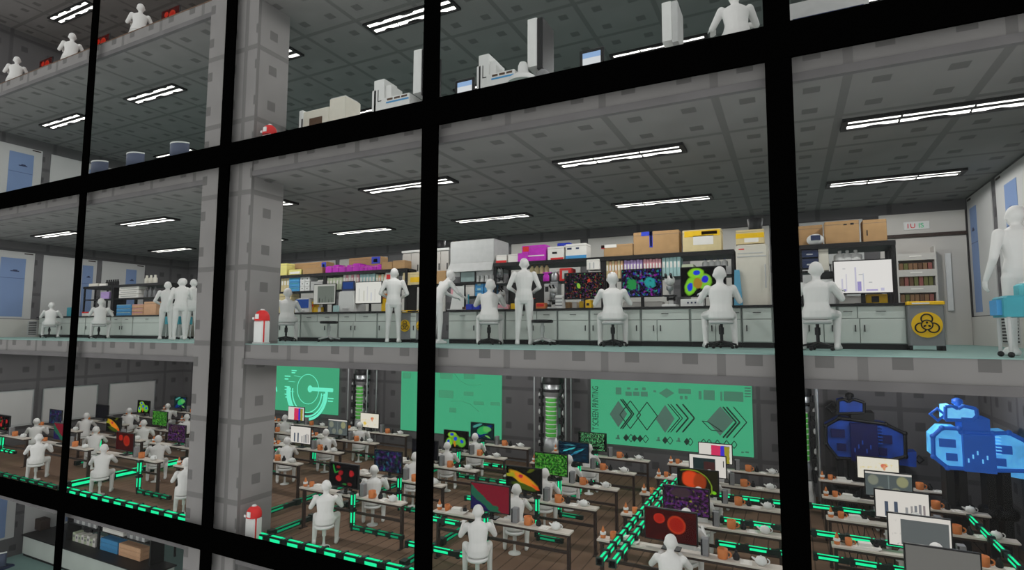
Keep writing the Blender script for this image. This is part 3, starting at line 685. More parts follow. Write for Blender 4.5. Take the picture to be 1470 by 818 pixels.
quad(g,1064,648,1068,650); quad(g,1070,648,1075,650); part('caption_blocks', g, mat('screen ink soft', (66,116,94), .8, emit=.4), r)
# ------------------------------ glowing specimen cylinders
def capsule_machine(xa, xb, label):
    y = 14.5; a, c = W(xa, 590, y)[0], W(xb, 590, y)[0]; x = (a+c)/2; hw = (c-a)/2
    r = thing('specimen_cylinder', label, 'lab cylinder', (x,y,ZO), 0, 'glowing specimen cylinders'); Z = -.62-ZO
    g = G()
    for s in (-1,1): g.tube((s*hw,0,0),(s*hw,0,Z),.022,n=8); g.tube((s*hw*.93,.5,0),(s*hw*.93,.5,Z),.022,n=8)
    part('frame', g, SILV, r); part('light_bar', G().box(-hw*.62,-.05,Z-.06,hw*.62,0,Z+.04), WPL, r)
    R = hw*.58; cz = .25
    part('core', G().lathe([(R*1.0,.55),(R*1.05,.62),(R*1.0,.9),(R*.82,.95),(R*.82,2.05),(R*1.0,2.1),(R*1.02,2.38),(R*.8,2.45),(R*.8,2.55),(R*.7,2.6)],(0,cz,0),24), SILV, r)
    part('top_cap', G().lathe([(R*1.1,2.42),(R*1.16,2.46),(R*1.12,2.56),(R*.95,2.64)],(0,cz,0),24).lathe([(R*1.1,2.2),(R*1.12,2.24),(R*1.1,2.28)],(0,cz,0),24), BLK, r)
    g = G()
    for i in range(9): g.lathe([(R*.55,.98+i*.12),(R*.6,.99+i*.12),(R*.6,1.07+i*.12),(R*.55,1.08+i*.12)],(0,cz-R*.42,0),20)
    part('green_cells', g, mat('green liquid', (70,150,60), .4, emit=.35), r)
    g = G()
    for i in range(10): g.lathe([(R*.5,.955+i*.12),(R*.66,.96+i*.12),(R*.66,.975+i*.12),(R*.5,.98+i*.12)],(0,cz-R*.42,0),20)
    part('rings', g, WPL, r)
    g = G()
    for s in (-1,1):
        g.tube((s*R*1.12,cz-.12,.5),(s*R*1.12,cz-.12,2.45),.035,n=8)
        for z in (.7,.95,1.35,1.42,1.8,2.0,2.2): g.box(s*R*1.12-.05,cz-.2,z,s*R*1.12+.05,cz-.05,z+.09)
    part('side_pipes', g, BLK, r)
    g = G()
    for z in (.8,1.2,1.65,2.1):
        for s in (-1,1): g.ball((s*R*1.30,cz-.16,z),.03,.03,.07,8,6)
    part('valves', g, LGREY, r)
    part('base', G().lathe([(R*1.1,0),(R*1.1,.2),(R*.9,.3),(R*.9,.5),(R*.6,.55)],(0,cz,0),24), WPL, r)
capsule_machine(499, 526, 'glowing green specimen cylinder beside the dial screen')
capsule_machine(767, 812, 'glowing green specimen cylinder between the two larger wall screens')
capsule_machine(1132, 1174, 'specimen cylinder in frame mostly behind the widest mullion')
# ------------------------------ blue machines
def engine(pts, top, jut, mats, label, y0=14.3, legs=True):
    dk, md, lt, bk = mats
    r = thing('blue_machine', label, 'machine', (0,0,0), 0, 'blue octagonal machines')
    w = lambda q: W(q[0], q[1], y0)
    P = [w(q) for q in pts]; part('body', G().prism(P, y0, y0+.55), md, r)
    xs = [p[0] for p in P]; zsz = [p[1] for p in P]; x0, x1, z0, z1 = min(xs), max(xs), min(zsz), max(zsz); L = x1-x0; Hh = z1-z0
    part('core_panel', G().box(x0+L*.32, y0-.10, z0-.02, x0+L*.66, y0+.02, z1-.08), dk, r)
    g = G()
    for fx, fz, sx, sz in ((.16,.62,.09,.10),(.76,.56,.08,.10),(.20,.28,.06,.09),(.72,.25,.05,.09)):
        g.box(x0+L*(fx-sx), y0-.05, z0+Hh*(fz-sz), x0+L*(fx+sx), y0+.01, z0+Hh*(fz+sz))
    part('inset_blocks', g, dk, r)
    g = G()
    for i in range(6): g.box(x0+L*(.66+.0*i), y0-.115, z0+Hh*(.45+.08*i), x0+L*.72, y0-.1+.12, z0+Hh*(.47+.08*i))
    for i in range(5): g.box(x0+L*(.36+.05*i), y0-.112, z0+Hh*(.2+.1*(i%3)), x0+L*(.375+.05*i), y0-.1, z0+Hh*(.3+.1*(i%3)))
    part('vents', g, lt, r)
    g = G()
    for a, b in zip(P, P[1:]+P[:1]): g.tube((a[0],y0-.01,a[1]),(b[0],y0-.01,b[1]),.035,n=8); g.ball((a[0],y0-.01,a[1]),.05,n=8,k=6)
    part('edge_pipes', g, bk, r)
    Q = [w(q) for q in top]; h = part('head_unit', G().prism(Q, y0+.05, y0+.5), lt if bk is not BLK else md, r)
    qx = [p[0] for p in Q]; qz = [p[1] for p in Q]; g = G(); c = (min(qx)+max(qx))/2
    for a, b in zip(Q, Q[1:]+Q[:1]): g.tube((a[0],y0+.04,a[1]),(b[0],y0+.04,b[1]),.03,n=8)
    g.tube((c,y0+.2,min(qz)),(c,y0+.2,max(qz)+.06),.05,n=8); g.lathe([(.05,0),(.09,.03),(.08,.09),(.03,.12)],(c,y0+.25,max(qz)))
    g.torus((min(qx)-.10,y0+.1,(min(qz)+max(qz))/2-.05),.11,.03,'y',0,2*PI,4,6); part('head_pipes', g, bk, h)
    part('neck', G().box(x0+L*.34, y0+.02, z1-.12, x0+L*.64, y0+.5, min(qz)+.06), BLK if bk is BLK else dk, r)
    J = [w(q) for q in jut]; part('side_arm', G().prism(J, y0+.1, y0+.45), md, r)
    g = G(); jx = max(p[0] for p in J); jz = sum(p[1] for p in J)/len(J); g.torus((jx+.06,y0+.2,jz),.08,.025,'y',0,2*PI,4,6); part('arm_clamp', g, bk, r)
    g = G()
    for f in (.18,.32,.62,.78): g.box(x0+L*f-.06, y0+.05, ZO, x0+L*f+.06, y0+.45, z0+.12); g.ball((x0+L*f,y0+.2,(ZO+z0)/2),.2,.2,.14,10,6)
    part('leg_frame', g, DARK, r)
    return r
DB1 = mat('deep blue shell', (10, 14, 72), .45, noise=.15); DB2 = mat('blue shell', (20, 62, 150), .45, noise=.45, nscale=4); DB3 = mat('bright blue shell', (26, 74, 170), .45, noise=.15)
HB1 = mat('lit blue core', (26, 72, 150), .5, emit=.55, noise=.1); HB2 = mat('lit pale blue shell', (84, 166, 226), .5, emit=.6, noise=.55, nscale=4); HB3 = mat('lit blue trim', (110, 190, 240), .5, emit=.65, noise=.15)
engine([(1185,611),(1205,600),(1272,609),(1299,622),(1300,655),(1270,662),(1202,657),(1186,637)], [(1203,575),(1212,573),(1218,577),(1225,573),(1241,578),(1241,593),(1203,594)], [(1282,651),(1317,650),(1317,672),(1282,668)], (DB1,DB2,DB3,BLK), 'dark blue octagonal machine with black pipes against the back wall')
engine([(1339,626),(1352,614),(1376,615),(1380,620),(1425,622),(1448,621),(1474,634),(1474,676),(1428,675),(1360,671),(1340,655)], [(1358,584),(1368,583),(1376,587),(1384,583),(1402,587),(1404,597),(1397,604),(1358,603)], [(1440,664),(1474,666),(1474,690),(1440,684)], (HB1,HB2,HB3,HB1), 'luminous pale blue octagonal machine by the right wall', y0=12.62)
# ------------------------------ whiteboards
for i, (y0, y1, nm) in enumerate(((7.5,10.06,'nearest the glass'),(10.38,12.05,'middle of three'),(12.5,14.18,'farthest from the glass'))):
    r = thing('whiteboard', 'blank whiteboard on the left office wall, '+nm, 'whiteboard', (XL+.03,0,0), 0, 'office whiteboards')
    part('board', G().box(.005,y0,-2.93,.03,y1,-1.82), POSTW, r); part('rim', G().box(0,y0-.03,-2.96,.04,y0,-1.79).box(0,y1,-2.96,.04,y1+.03,-1.79).box(0,y0,-2.96,.04,y1,-2.93).box(0,y0,-1.82,.04,y1,-1.79), SILV, r)
    part('tray', G().box(.03,y0,-2.97,.12,y1,-2.95), LGREY, r)
# ------------------------------ white pedestals with red tops beside the pillar
def bollard(z, label):
    r = thing('alarm_post', label, 'alarm post', (-9.0,7.42,z), 0, 'red topped white posts beside the pillar')
    part('body', G().rbox(-.125,-.09,0,.125,.09,.44,.02), WPL, r)
    part('cap', G().lathe([(.135,.44),(.14,.47),(.13,.54),(.10,.60),(.05,.635),(.01,.64)],(0,0,0),18), RED, r)
    g = G().box(-.02,-.143,.47,.06,-.125,.56).box(-.10,-.138,.46,-.05,-.122,.50); g.lathe([(.04,.60),(.05,.63),(.03,.66)],(.0,0,0),10); part('white_marks', g, WPL, r)
    part('foot', G().box(-.13,-.095,0,.13,.095,.03), LGREY, r); 
    part('edge_strip', G().box(.12,-.07,.03,.13,-.04,.44), RED, r)
for k, nm in ((0,'laboratory floor'),(-1,'office floor'),(1,'storey above the laboratory')): bollard(zs[k], 'white post with red dome beside pillar, '+nm)
# ---------------------------------------------------------------- laboratory
WT, SH, TP = .70, 1.27, 1.70
YC = 10.0; YR = 10.38
def XX(px, y=410, Y=YR): return W(px, y, Y)[0]
HND = mat('handle dark', (60, 62, 62), .5, .3)
def cabinet(x0, x1, label, doors, drawers, flip=False):
    r = thing('lab_cabinet', label, 'cabinet', (x0,YC,0), 0, 'grey lab base cabinets'); w = x1-x0
    part('carcass', G().box(0,.02,.085,w,.72,.662), LAMD, r); part('toe_kick', G().box(.0,.05,0,w,.7,.085), DARK, r)
    d = part
    n = len(drawers); x = .012
    for f in drawers:
        wd = (w-.024)*f; dr = part('drawer', G().rbox(x+.006,0,.475,x+wd-.006,.02,.65,.004), LAM, r)
        q = part('handle', G().box(x+wd/2-.06,-.02,.572,x+wd/2+.06,-.008,.582).box(x+wd/2-.06,-.02,.572,x+wd/2-.05,0,.582).box(x+wd/2+.05,-.02,.572,x+wd/2+.06,0,.582), HND, dr); x += wd
    x = .012
    for i, f in enumerate(doors):
        wd = (w-.024)*f; do = part('door', G().rbox(x+.006,0,.10,x+wd-.006,.02,.462,.004), LAM, r)
        hx = x+wd-.06 if (i % 2 == 0) != flip else x+.06
        part('handle', G().box(hx-.008,-.02,.27,hx+.008,-.008,.37).box(hx-.008,-.02,.27,hx+.008,0,.28).box(hx-.008,-.02,.36,hx+.008,0,.37), HND, do); x += wd
    return r
CABS = [(55,122,[.5,.5],[.5,.5],'leftmost, before the wall posters'),(122,158,[1],[1],'left of the leftmost mullion shelf rack'),(158,190,[.5,.5],[.5,.5],'under the left rack'),(190,232,[1],[1],'right end of the left run'),
        (399,431,[1],[1],'first right of the pillar'),(431,485,[.72,.28],[.45,.55],'second right of the pillar'),(485,541,[.4,.6],[.45,.55],'third right of the pillar'),(541,575,[1],[1],'beside the first biohazard bin'),
        (588,598,[1],[1],'narrow, between two biohazard bins'),(643,685,[1],[1],'under the fume hood'),(685,725,[1],[1],'right of the fume hood'),(725,800,[.5,.5],[.62,.38],'behind the standing person'),(800,846,[1],[1],'left of the seam under dark monitor'),
        (846,920,[.55,.45],[.3,.7],'under the violet cell monitor'),(920,991,[.33,.67],[1],'between the violet monitor and microscope'),(991,1065,[.5,.5],[.8,.2],'under the green cell monitor'),(1065,1110,[1],[1],'under the cream freezer'),(1110,1203,[.5,.3,.2],[.5,.5],'mostly behind the widest mullion'),(1203,1303,[.32,.68],[.29,.71],'rightmost, beside biohazard bin')]
for i, (a, b, d, dr, nm) in enumerate(CABS): cabinet(XX(a,470,YC)+.004, XX(b,470,YC)-.004, 'grey lab base cabinet, '+nm, d, dr, i % 3 == 1)
for a, b, nm in ((55,234,'left of the pillar'),(399,577,'right of the pillar'),(587,600,'between the biohazard bins'),(642,1304,'long run under the monitors')):
    solo('worktop', G().rbox(XX(a,445,YC)-.02,YC-.03,.664,XX(b,445,YC)+.02,YC+.78,WT,.005), BLK, 'black lab worktop, '+nm, 'worktop', group='lab worktops')
def rack(a, b, nm, mids, shelf=True, side=None):
    x0, x1 = XX(a), XX(b); r = thing('shelf_rack', 'black shelf rack on the worktop, '+nm, 'rack', (x0,YR,WT), 0, 'black bench racks'); w = x1-x0
    for x in (0, w-.05):
        for y in (.02,.34): part('upright', G().box(x,y,0,x+.05,y+.04,TP-WT-.01), BLK, r)
    part('shelf', G().box(0,-.01,TP-WT-.075,w,.78,TP-WT), BLK, r)
    for x in (0, w-.05): part('rear_upright', G().box(x,.72,0,x+.05,.76,TP-WT-.055), BLK, r)
    for m0, m1 in mids: part('shelf', G().box(w*m0,.02,SH-WT-.03,w*m1,.40,SH-WT), BLK, r)
    for sd in ((-1, 1) if side == 2 else ((side,) if side else ())): part('side_panel', G().box(w-.06 if sd > 0 else 0,-.005,0,w if sd > 0 else .06,.40,TP-WT-.055), BLK, r)
    return r
rack(120, 162, 'at the far left', [(0,.96)], side=1); rack(162.5, 238, 'behind the standing group', [(0.03,.96)], side=2)
rack(398, 465, 'right of the pillar', [(0,1)]); rack(465, 584, 'with black end panel', [(0,.94)], side=1)
rack(708, 866, 'over the dark speckled monitor', [(0,.94)]); rack(866, 1055, 'over the violet and green cell monitors', [(0,1)]); rack(1148, 1289, 'over the chart monitor', [(0,.25)])
def bx(name, label, cat, px0, px1, z0, z1, m, y=YR+.03, dep=.28, group=None, extra=()):
    """closed carton / case with a lid seam and optional printed panels"""
    x0, x1 = XX(px0, 400, y), XX(px1, 400, y); w = x1-x0; h = z1-z0
    r = thing(name, label, cat, (x0,y,z0), 0, group)
    part('case', G().rbox(0,0,0,w,dep,h,min(.008,h*.2)), m, r)
    part('lid_seam', G().box(-.002,-.002,h*.84,w+.002,dep+.002,h*.855), MATS.get(m.name+' dk') or mat(m.name+' dk', tuple(int(255*(v**(1/2.2))*.8) for v in m.node_tree.nodes['Principled BSDF'].inputs['Base Color'].default_value[:3]) if not m.node_tree.nodes['Principled BSDF'].inputs['Base Color'].is_linked else (120,110,100), .8), r)
    for nm, fx0, fz0, fx1, fz1, mm in extra: part(nm, G().box(w*fx0,-.004,h*fz0,w*fx1,.0,h*fz1), mm, r)
    return r
GW = 'cartons on top of the racks'
# top shelf, first rack
bx('carton','pale yellow carton beside the pillar on rack top','box',400,411,TP,2.02,LEMON,group=GW)
bx('carton','yellow topped carton on rack top, second from pillar','box',414,432,TP,1.84,LEMON,group=GW,extra=[('label',.1,.2,.9,.6,PAPER)])
bx('carton','brown cardboard carton with blue label, left of magenta packs','box',420,468,TP+.0,2.06,CARD,y=YR+.42,group=GW,extra=[('barcode_label',.86,.35,.99,.95,BLUE),('barcode_print',.89,.5,.95,.8,PAPER)])
bx('carton','small brown carton beside pale yellow one on rack top','box',434,462,TP,1.86,CARD,y=YR+.02,group=GW)
bx('carton','brown cardboard carton behind magenta packs','box',500,546,TP,2.10,CARD,y=YR+.44,group=GW,extra=[('barcode_label',.72,.55,.98,.98,BLUE),('barcode_print',.78,.65,.9,.85,PAPER)])
bx('carton','brown carton right of the magenta packs','box',547,562,TP,1.88,CARD,group=GW); bx('carton','brown carton above the black end panel','box',563,580,TP,1.90,CARD,group=GW)
def pack(x0, x1, z0, z1, label):
    a, b = XX(x0), XX(x1); r = thing('glove_pack', label, 'pack', (a,YR+.02,z0), 0, 'magenta wrapped packs'); g = G(); n = 5
    for i in range(n):
        u = (b-a)*(i+.5)/n; h = (z1-z0)*(.85+.15*math.sin(i*2.1)); g.rbox(u-(b-a)/n*.52,.02*(i%2),0,u+(b-a)/n*.52,.30,h,.025)
    part('wrap', g, MAG, r); g = G()
    for i in range(n-1): u = (b-a)*(i+1)/n; g.box(u-.05,-.004,(z1-z0)*.62,u+.06,.0,(z1-z0)*.66)
    part('highlight_band', g, PINK, r)
pack(465,514,TP,1.90,'left magenta wrapped packs on rack top'); pack(514,545,TP,1.84,'right magenta wrapped packs on rack top')
# middle shelf, first rack
def binders(x0, x1, z0, z1, n, ms, group, lab, dep=.27, y=YR+.05):
    a, b = XX(x0), XX(x1); w = (b-a)/n
    for i in range(n):
        m = ms[i % len(ms)]; r = thing('binder', '%s binder, %s from left' % (lab, ORDN[i]), 'binder', (a+i*w,y,z0), 0, group)
        part('cover', G().rbox(.003,0,0,w-.003,dep,(z1-z0)-.01*(i%2),.006), m, r); part('spine_label', G().box(w*.25,-.003,(z1-z0)*.45,w*.75,.001,(z1-z0)*.75), PAPER, r)
ORDN = ['first','second','third','fourth','fifth','sixth','seventh','eighth','ninth','tenth','eleventh','twelfth']
PALE = mat('pale green card', (196,206,176), .7, noise=.06)
binders(401,413,SH,1.66,3,[BEIGE],'beige folders','beige folder-like standing file',y=YR+.05)
for i in range(3): bx('tray','blue drawer tray on mid shelf, %s of three' % ['lowest','middle','topmost'][i],'tray',415,430,SH+.0+i*.125,SH+.12+i*.125,SKY,group='blue trays',extra=[('front_lip',.1,.55,.9,.75,TEALP)])
for i in range(3):
    for j in range(2): bx('drawer_box','white drawer box, %s row %s stack, beside blue trays' % (['bottom','middle','top'][i],['left','right'][j]),'drawer box',431+j*7,437.6+j*7,SH+i*.125,SH+.12+i*.125,WPL,group='white drawer boxes',extra=[('pull',.4,.4,.6,.6,DARK)])
bx('instrument','flat grey instrument on mid shelf right of white drawer boxes','instrument',446,463,SH,1.50,LGREY)
binders(466,489,SH,1.58,5,[PALE],'pale green binders','pale green'); binders(490,513,SH,1.64,6,[PAPER,PINK],'red and white binders','white and pink'); binders(514,536,SH,1.63,5,[MINT],'mint binders','mint')
bx('carton','dark brown narrow case above mint binders','case',538,552,1.56,1.64,BROWN,group=None) if False else None
binders(537,552,SH,1.6,4,[PALE,PEACH],'pale binders near end panel','pale peach or green')
bx('carton','white and red carton by the black end panel','box',553,562,SH+.12,1.66,PAPER,extra=[('red_mark',.2,.3,.8,.7,RED)]); bx('glove_box','magenta box under white and red carton','box',551,558,SH,SH+.115,MAG)
# worktop, first rack
def white_device(x0, x1, z1, label, scr_m=None, sz=(.15,.55,.85,.92)):
    a, b = XX(x0,430,10.2), XX(x1,430,10.2); w = b-a; h = z1-WT; r = thing('bench_analyser', label, 'analyser', (a,10.2,WT))
    g = G().prism([(0,0),(w,0),(w,h*.55),(w*.92,h),(w*.08,h),(0,h*.55)],0,.42); part('housing', g, WPL, r)
    if scr_m: part('display', G().box(w*sz[0],-.012,h*sz[1],w*sz[2],.0,h*sz[3]), scr_m, r)
    part('keypad', G().box(w*.3,-.02,h*.12,w*.7,0,h*.2), LGREY, r); part('lid', G().rbox(w*.1,.05,h,w*.9,.4,h+.02,.006), LGREY, r); part('foot', G().box(w*.02,.02,-.0,w*.98,.4,.012), DARK, r)
BSCR = glow('blue display', (44,78,150), .6)
LM = 'lab monitors'
white_device(424,444,1.05,'white benchtop analyser with big blue tilted display',BSCR,(.04,.35,.96,.97))
bx('carton','beige carton behind the seated person by pillar','box',400,419,WT,1.22,BEIGE,group=None,extra=[('blue_print',.15,.35,.4,.6,TEALP)])
def lm(x0, x1, z0, z1, sm, label, y=10.24, bez=BLK):
    a, b = XX(x0,420,y), XX(x1,420,y); monitor('monitor', label, ((a+b)/2,y,WT), b-a, z1-z0, sm, LM, foot=z0-WT, bez=bez)
L1 = scr('lab grey plot', (188,188,180), [('r',.18,.05,.97,.92,(112,118,110)),('r',.25,.05,.3,.3,(60,66,62)),('r',.4,.05,.42,.25,(60,66,62)),('r',.55,.05,.57,.4,(70,76,72)),('r',.7,.05,.73,.22,(60,66,62)),('r',.85,.05,.87,.3,(60,66,62))], .8)
L2 = scr('lab white page', (222,220,212), [('r',.12,.1,.16,.7,(196,196,190)),('r',.3,.1,.36,.6,(204,202,190)),('r',.45,.1,.48,.8,(200,198,200)),('r',.6,.1,.64,.5,(196,198,206)),('r',.75,.1,.78,.66,(204,200,196))], .9)
L3 = scr('lab speckles', (8,8,18), [('n',13,(150,70,40),.57,14),('n',14,(60,150,90),.60,14,4),('n',11,(90,40,110),.58,10,7),('e',.36,.5,.05,.12,.3,(140,190,60)),('e',.63,.7,.04,.08,0,(190,60,40)),('e',.1,.6,.04,.5,0,(10,10,20))], .85)
L4 = scr('lab violet cells', (16,10,24), [('n',7,(120,30,130),.54,9),('n',8,(40,150,130),.55,9,4),('n',9,(60,50,180),.56,9,8),('e',.25,.45,.14,.24,.3,(40,140,70)),('e',.72,.5,.16,.22,-.4,(40,150,150)),('n',10,(10,8,14),.56,9,11)], .85, .1)
L5 = scr('lab green cells', (5,5,6), [('e',.34,.80,.20,.20,0,(130,196,40)),('e',.22,.35,.15,.36,-.3,(120,190,44)),('e',.54,.5,.18,.3,0,(120,180,50)),('e',.38,.45,.12,.2,.4,(160,120,40)),('e',.36,.82,.09,.10,0,(30,60,200)),('e',.20,.32,.07,.16,-.3,(30,60,200)),('e',.55,.58,.09,.14,0,(40,40,190))], .95, .06)
L6 = scr('lab chart', (226,222,218), [('r',.06,.05,.22,.12,(150,140,190)),('r',.12,.05,.15,.45,(196,192,206)),('r',.2,.05,.22,.6,(200,196,206)),('r',.36,.05,.39,.8,(190,186,204)),('r',.40,.05,.47,.35,(150,140,190)),('r',.5,.05,.52,.6,(196,196,206)),('r',.55,.05,.75,.1,(170,160,200)),('r',.6,.3,.66,.33,(180,180,180)),('r',.43,.55,.5,.58,(180,180,180)),('r',.15,.75,.2,.78,(190,190,190)),('r',.8,.05,.86,.14,(190,186,210))], .95)
lm(450,482,.90,1.41,L1,'lab monitor with grey plot, nearest the pillar'); lm(510,548,.89,1.42,L2,'lab monitor with white page, left of the standing person')
white_device(486,508,1.2,'white analyser with dark blue screen between two monitors'); a = XX(488,415,10.19); b = XX(507,415,10.19)
r = thing('tablet','dark blue tilted tablet on the white analyser','tablet',(a,10.24,1.22)); part('bezel', G().prism([(.03,0),(b-a-.03,0),(b-a,.05),(b-a-.02,.23),(.02,.23),(0,.05)],0,.03), NAVY, r); part('display', G().box(.05,-.003,.04,b-a-.05,.001,.2), BSCR, r)
bx('carton','yellow and red carton left of the grey plot monitor','box',445,451,WT,.98,YEL,y=10.3,dep=.2,extra=[('red_band',0,.55,1,.75,RED)]); bx('carton','yellow carton with white end under the grey plot monitor','box',452,462,WT,.84,YEL,y=10.3,dep=.2,extra=[('white_end',.6,0,1,1,PAPER)])
bx('carton','mint green carton left of white analyser','box',479,486,WT,.86,MINT,y=10.15,dep=.15); bx('carton','yellow bag box with orange top beside standing person','box',548,557,WT,1.12,YEL,y=10.3,dep=.2,extra=[('orange_top',0,.72,1,1,ORG)])
# between racks: wall cabinets, hood, shelves
def wallcab(x0, x1, z0, z1, n, label, y=10.75):
    a, b = XX(x0,380,y), XX(x1,380,y); w = b-a; r = thing('wall_cabinet', label, 'cabinet', (a,y,z0)); part('carcass', G().box(0,.02,0,w,.4,z1-z0), LGREY, r)
    for i in range(n): d = part('door', G().rbox(w*i/n+.006,0,.02,w*(i+1)/n-.006,.02,z1-z0-.02,.004), PANEL, r); part('handle', G().box(w*(i+.85)/n-.01,-.02,.05,w*(i+.85)/n+.01,0,.2), HND, d)
    part('cornice', G().box(-.02,-.02,z1-z0,w+.02,.42,z1-z0+.05), WPL, r)
wallcab(578,602,1.62,2.12,2,'white wall cabinet left of central mullion, above beige carton'); wallcab(621,644,1.62,2.12,2,'white wall cabinet right of central mullion, under dark bucket')
solo('bucket', G().lathe([(.11,0),(.12,.02),(.13,.2),(.125,.2),(.11,.03)]), DARK, 'dark bucket on the white wall cabinet', 'bucket', (XX(632,352,10.95),10.95,2.18))
a, b = XX(643,370,10.4), XX(708,370,10.4); w = b-a
r = thing('fume_hood','large white fume hood over the bench, left of racks','fume hood',(a,10.45,1.55))
part('hood_top', G().rbox(.02,0,.22,w,.7,.70,.02), LGREY, r); part('skirt', G().add([(0,-.12,0),(w,-.12,0),(w,.7,0),(0,.7,0),(.03,0,.2),(w-.02,0,.2),(w-.02,.7,.2),(.03,.7,.2)],[(0,3,2,1),(4,5,6,7),(0,1,5,4),(1,2,6,5),(2,3,7,6),(3,0,4,7)]), LGREY, r)
part('shadow_gap', G().box(.03,-.004,.20,w-.02,.7,.222), LGREY, r); part('sash', G().box(.04,.01,-.10,w-.04,.03,0), LGREY, r)
def bench_shelf(x0, x1, z, label):
    a, b = XX(x0), XX(x1); r = thing('bench_shelf', label, 'shelf', (a,YR,z)); part('board', G().box(0,0,-.035,b-a,.36,0), BLK, r)
    for x in (.02, b-a-.06): part('bracket', G().box(x,.30,WT-z,x+.04,.36,-.035), BLK, r)
bench_shelf(590,642,1.31,'black shelf behind the leaning person'); bench_shelf(646,708,1.31,'upper black shelf left of tall racks'); bench_shelf(652,708,1.01,'lower black shelf left of tall racks')
bx('carton','beige carton with yellow label under the white wall cabinet','box',578,606,1.31,1.6,BEIGE,extra=[('yellow_label',.4,.2,.9,.6,YEL)]); bx('carton','brown carton on shelf right of central mullion','box',622,640,1.31,1.6,CARD)
def bot(px, z, r_, h, body, cap, label, group, y=YR+.12, neck=.45):
    o = thing('bottle', label, 'bottle', (XX(px,400,y),y,z), 0, group)
    part('body', G().lathe([(r_*.9,0),(r_,.01),(r_,h*.6),(r_*neck,h*.78),(r_*neck,h*.86)],n=12), body, o); part('cap', G().lathe([(r_*neck*1.2,h*.84),(r_*neck*1.2,h*.98),(r_*neck*.9,h)],n=12), cap, o)
for i, x in enumerate((686,692.5,699,705.5)): bot(x,1.31,.045,.24,WPL,WPL if i else LGREY,'white bottle on upper shelf left of racks, %s from left' % ORDN[i],'white bottles on the upper shelf',neck=.6)
for i, x in enumerate((653,657.5,662)): bot(x,1.01,.032,.19,AMBER,RED if i == 0 else DARK,'small brown bottle, %s from left, before pale cartons' % ORDN[i],'small brown bottles on lower shelf')
a, b = XX(659,395), XX(681,395); r = thing('glass_case','grey framed glass tank on shelf under fume hood','tank',(a,YR+.04,1.31)); part('frame', G().box(0,0,0,b-a,.02,.02).box(0,0,.24,b-a,.02,.26).box(0,0,0,.02,.02,.26).box(b-a-.02,0,0,b-a,.02,.26).box(0,.28,.24,b-a,.3,.26), DARK, r); part('walls', G().box(.02,.005,.02,b-a-.02,.29,.24), mat('misty glass', (140,160,158), .3, noise=.1), r)
bx('carton','white ribbed carton on lower shelf, left of blue bins','box',664,681,1.01,1.26,PAPER); bx('carton','mint carton on lower shelf behind leaning person','box',647,652,1.01,1.2,PINK)
for i in range(3):
    for j in range(2): bx('bin','blue storage bin, %s layer, %s, left of tall racks' % (['bottom','middle','top'][i],['left','right'][j]),'bin',682+j*13,694+j*13,1.01+i*.10,1.105+i*.10,SKY,group='blue storage bins',extra=[('label',.3,.3,.7,.7,MINT)])
r = thing('presentation_board','white reclining screen panel in front of leaning person','panel',(XX(646,430,10.2),10.2,WT)); part('panel', G().prism([(0,.02),(.36,.02),(.36,.52),(.10,.52)],0,.03), WPL, r); part('edge', G().box(.355,-.004,0,.375,.034,.54), DARK, r); part('foot', G().box(0,-.1,0,.38,.12,.02), LGREY, r)
bx('tip_rack','blue pipette tip rack, left one','rack',669,678,WT,.83,BLUE,y=10.2,dep=.12,group='blue tip racks'); bx('tip_rack','blue pipette tip rack, right one','rack',678.6,688,WT,.83,BLUE,y=10.2,dep=.12,group='blue tip racks'); bx('carton','small orange box left of blue tip racks','box',663.5,668.5,WT,.78,ORG,y=10.2,dep=.1)
r = thing('pipette_stand','stand of pipettes above the blue tip racks','stand',(XX(674,425),YR-.1,WT)); part('stem', G().tube((0,0,0),(0,0,.36),.012).lathe([(.08,0),(.08,.015)]), LGREY, r)
for i in range(4): part('pipette', G().tube((-.06+.04*i,-.04,.12),(-.06+.04*i,-.04,.34),.010,.016,8), TEALP if i % 2 else WPL, r)
# racks two: tops
bx('carton','white and red carton at the left end of rack top','box',712,727,TP,1.87,PAPER,group=GW,extra=[('red_band',0,0,1,.3,RED)]); bx('carton','plain white carton next to magenta glove box','box',729,744,TP,1.87,PAPER,group=GW)
bx('glove_box','large magenta carton with red print on rack top','box',749,783,TP,2.03,MAG,group=GW,extra=[('red_print',.05,.62,.3,.95,RED),('white_swoosh',.1,.30,.95,.36,PAPER)]); bx('glove_box','low magenta carton behind standing head','box',743,757,TP,1.88,MAG,y=YR-.0,dep=.12,group=GW)
bx('carton','white carton with black print and red base','box',786,809,TP,1.97,PAPER,group=GW,extra=[('print',.3,.45,.6,.6,DARK),('red_base',.2,0,1,.16,RED)]); bx('carton','white carton with blue base right of red based one','box',812,842,TP,2.0,PAPER,group=GW,extra=[('print',.08,.62,.3,.75,NAVY),('print2',.5,.64,.65,.74,NAVY),('blue_base',0,0,1,.22,SKY)])
bx('carton','blue and yellow labelled carton behind the white ones','box',800,818,TP,2.10,BLUE,y=YR+.42,dep=.2,group=GW,extra=[('yellow_print',.2,.3,.5,.6,YEL),('white_print',.55,.5,.9,.85,PAPER)])
bx('carton','cardboard carton with red and white flap, above beige binders','box',867,909,TP,1.93,CARD,group=GW,extra=[('flap',-.08,.75,.45,1.02,PAPER),('red_mark',-.08,.7,.03,1.0,RED)]); bx('carton','largest cardboard carton with blue barcode strip','box',910,976,TP,2.13,CARD,group=GW,extra=[('barcode_strip',.36,.3,.43,1,BLUE),('barcode_head',.18,.82,.43,1,BLUE),('barcode_print',.375,.35,.415,.8,PAPER)])
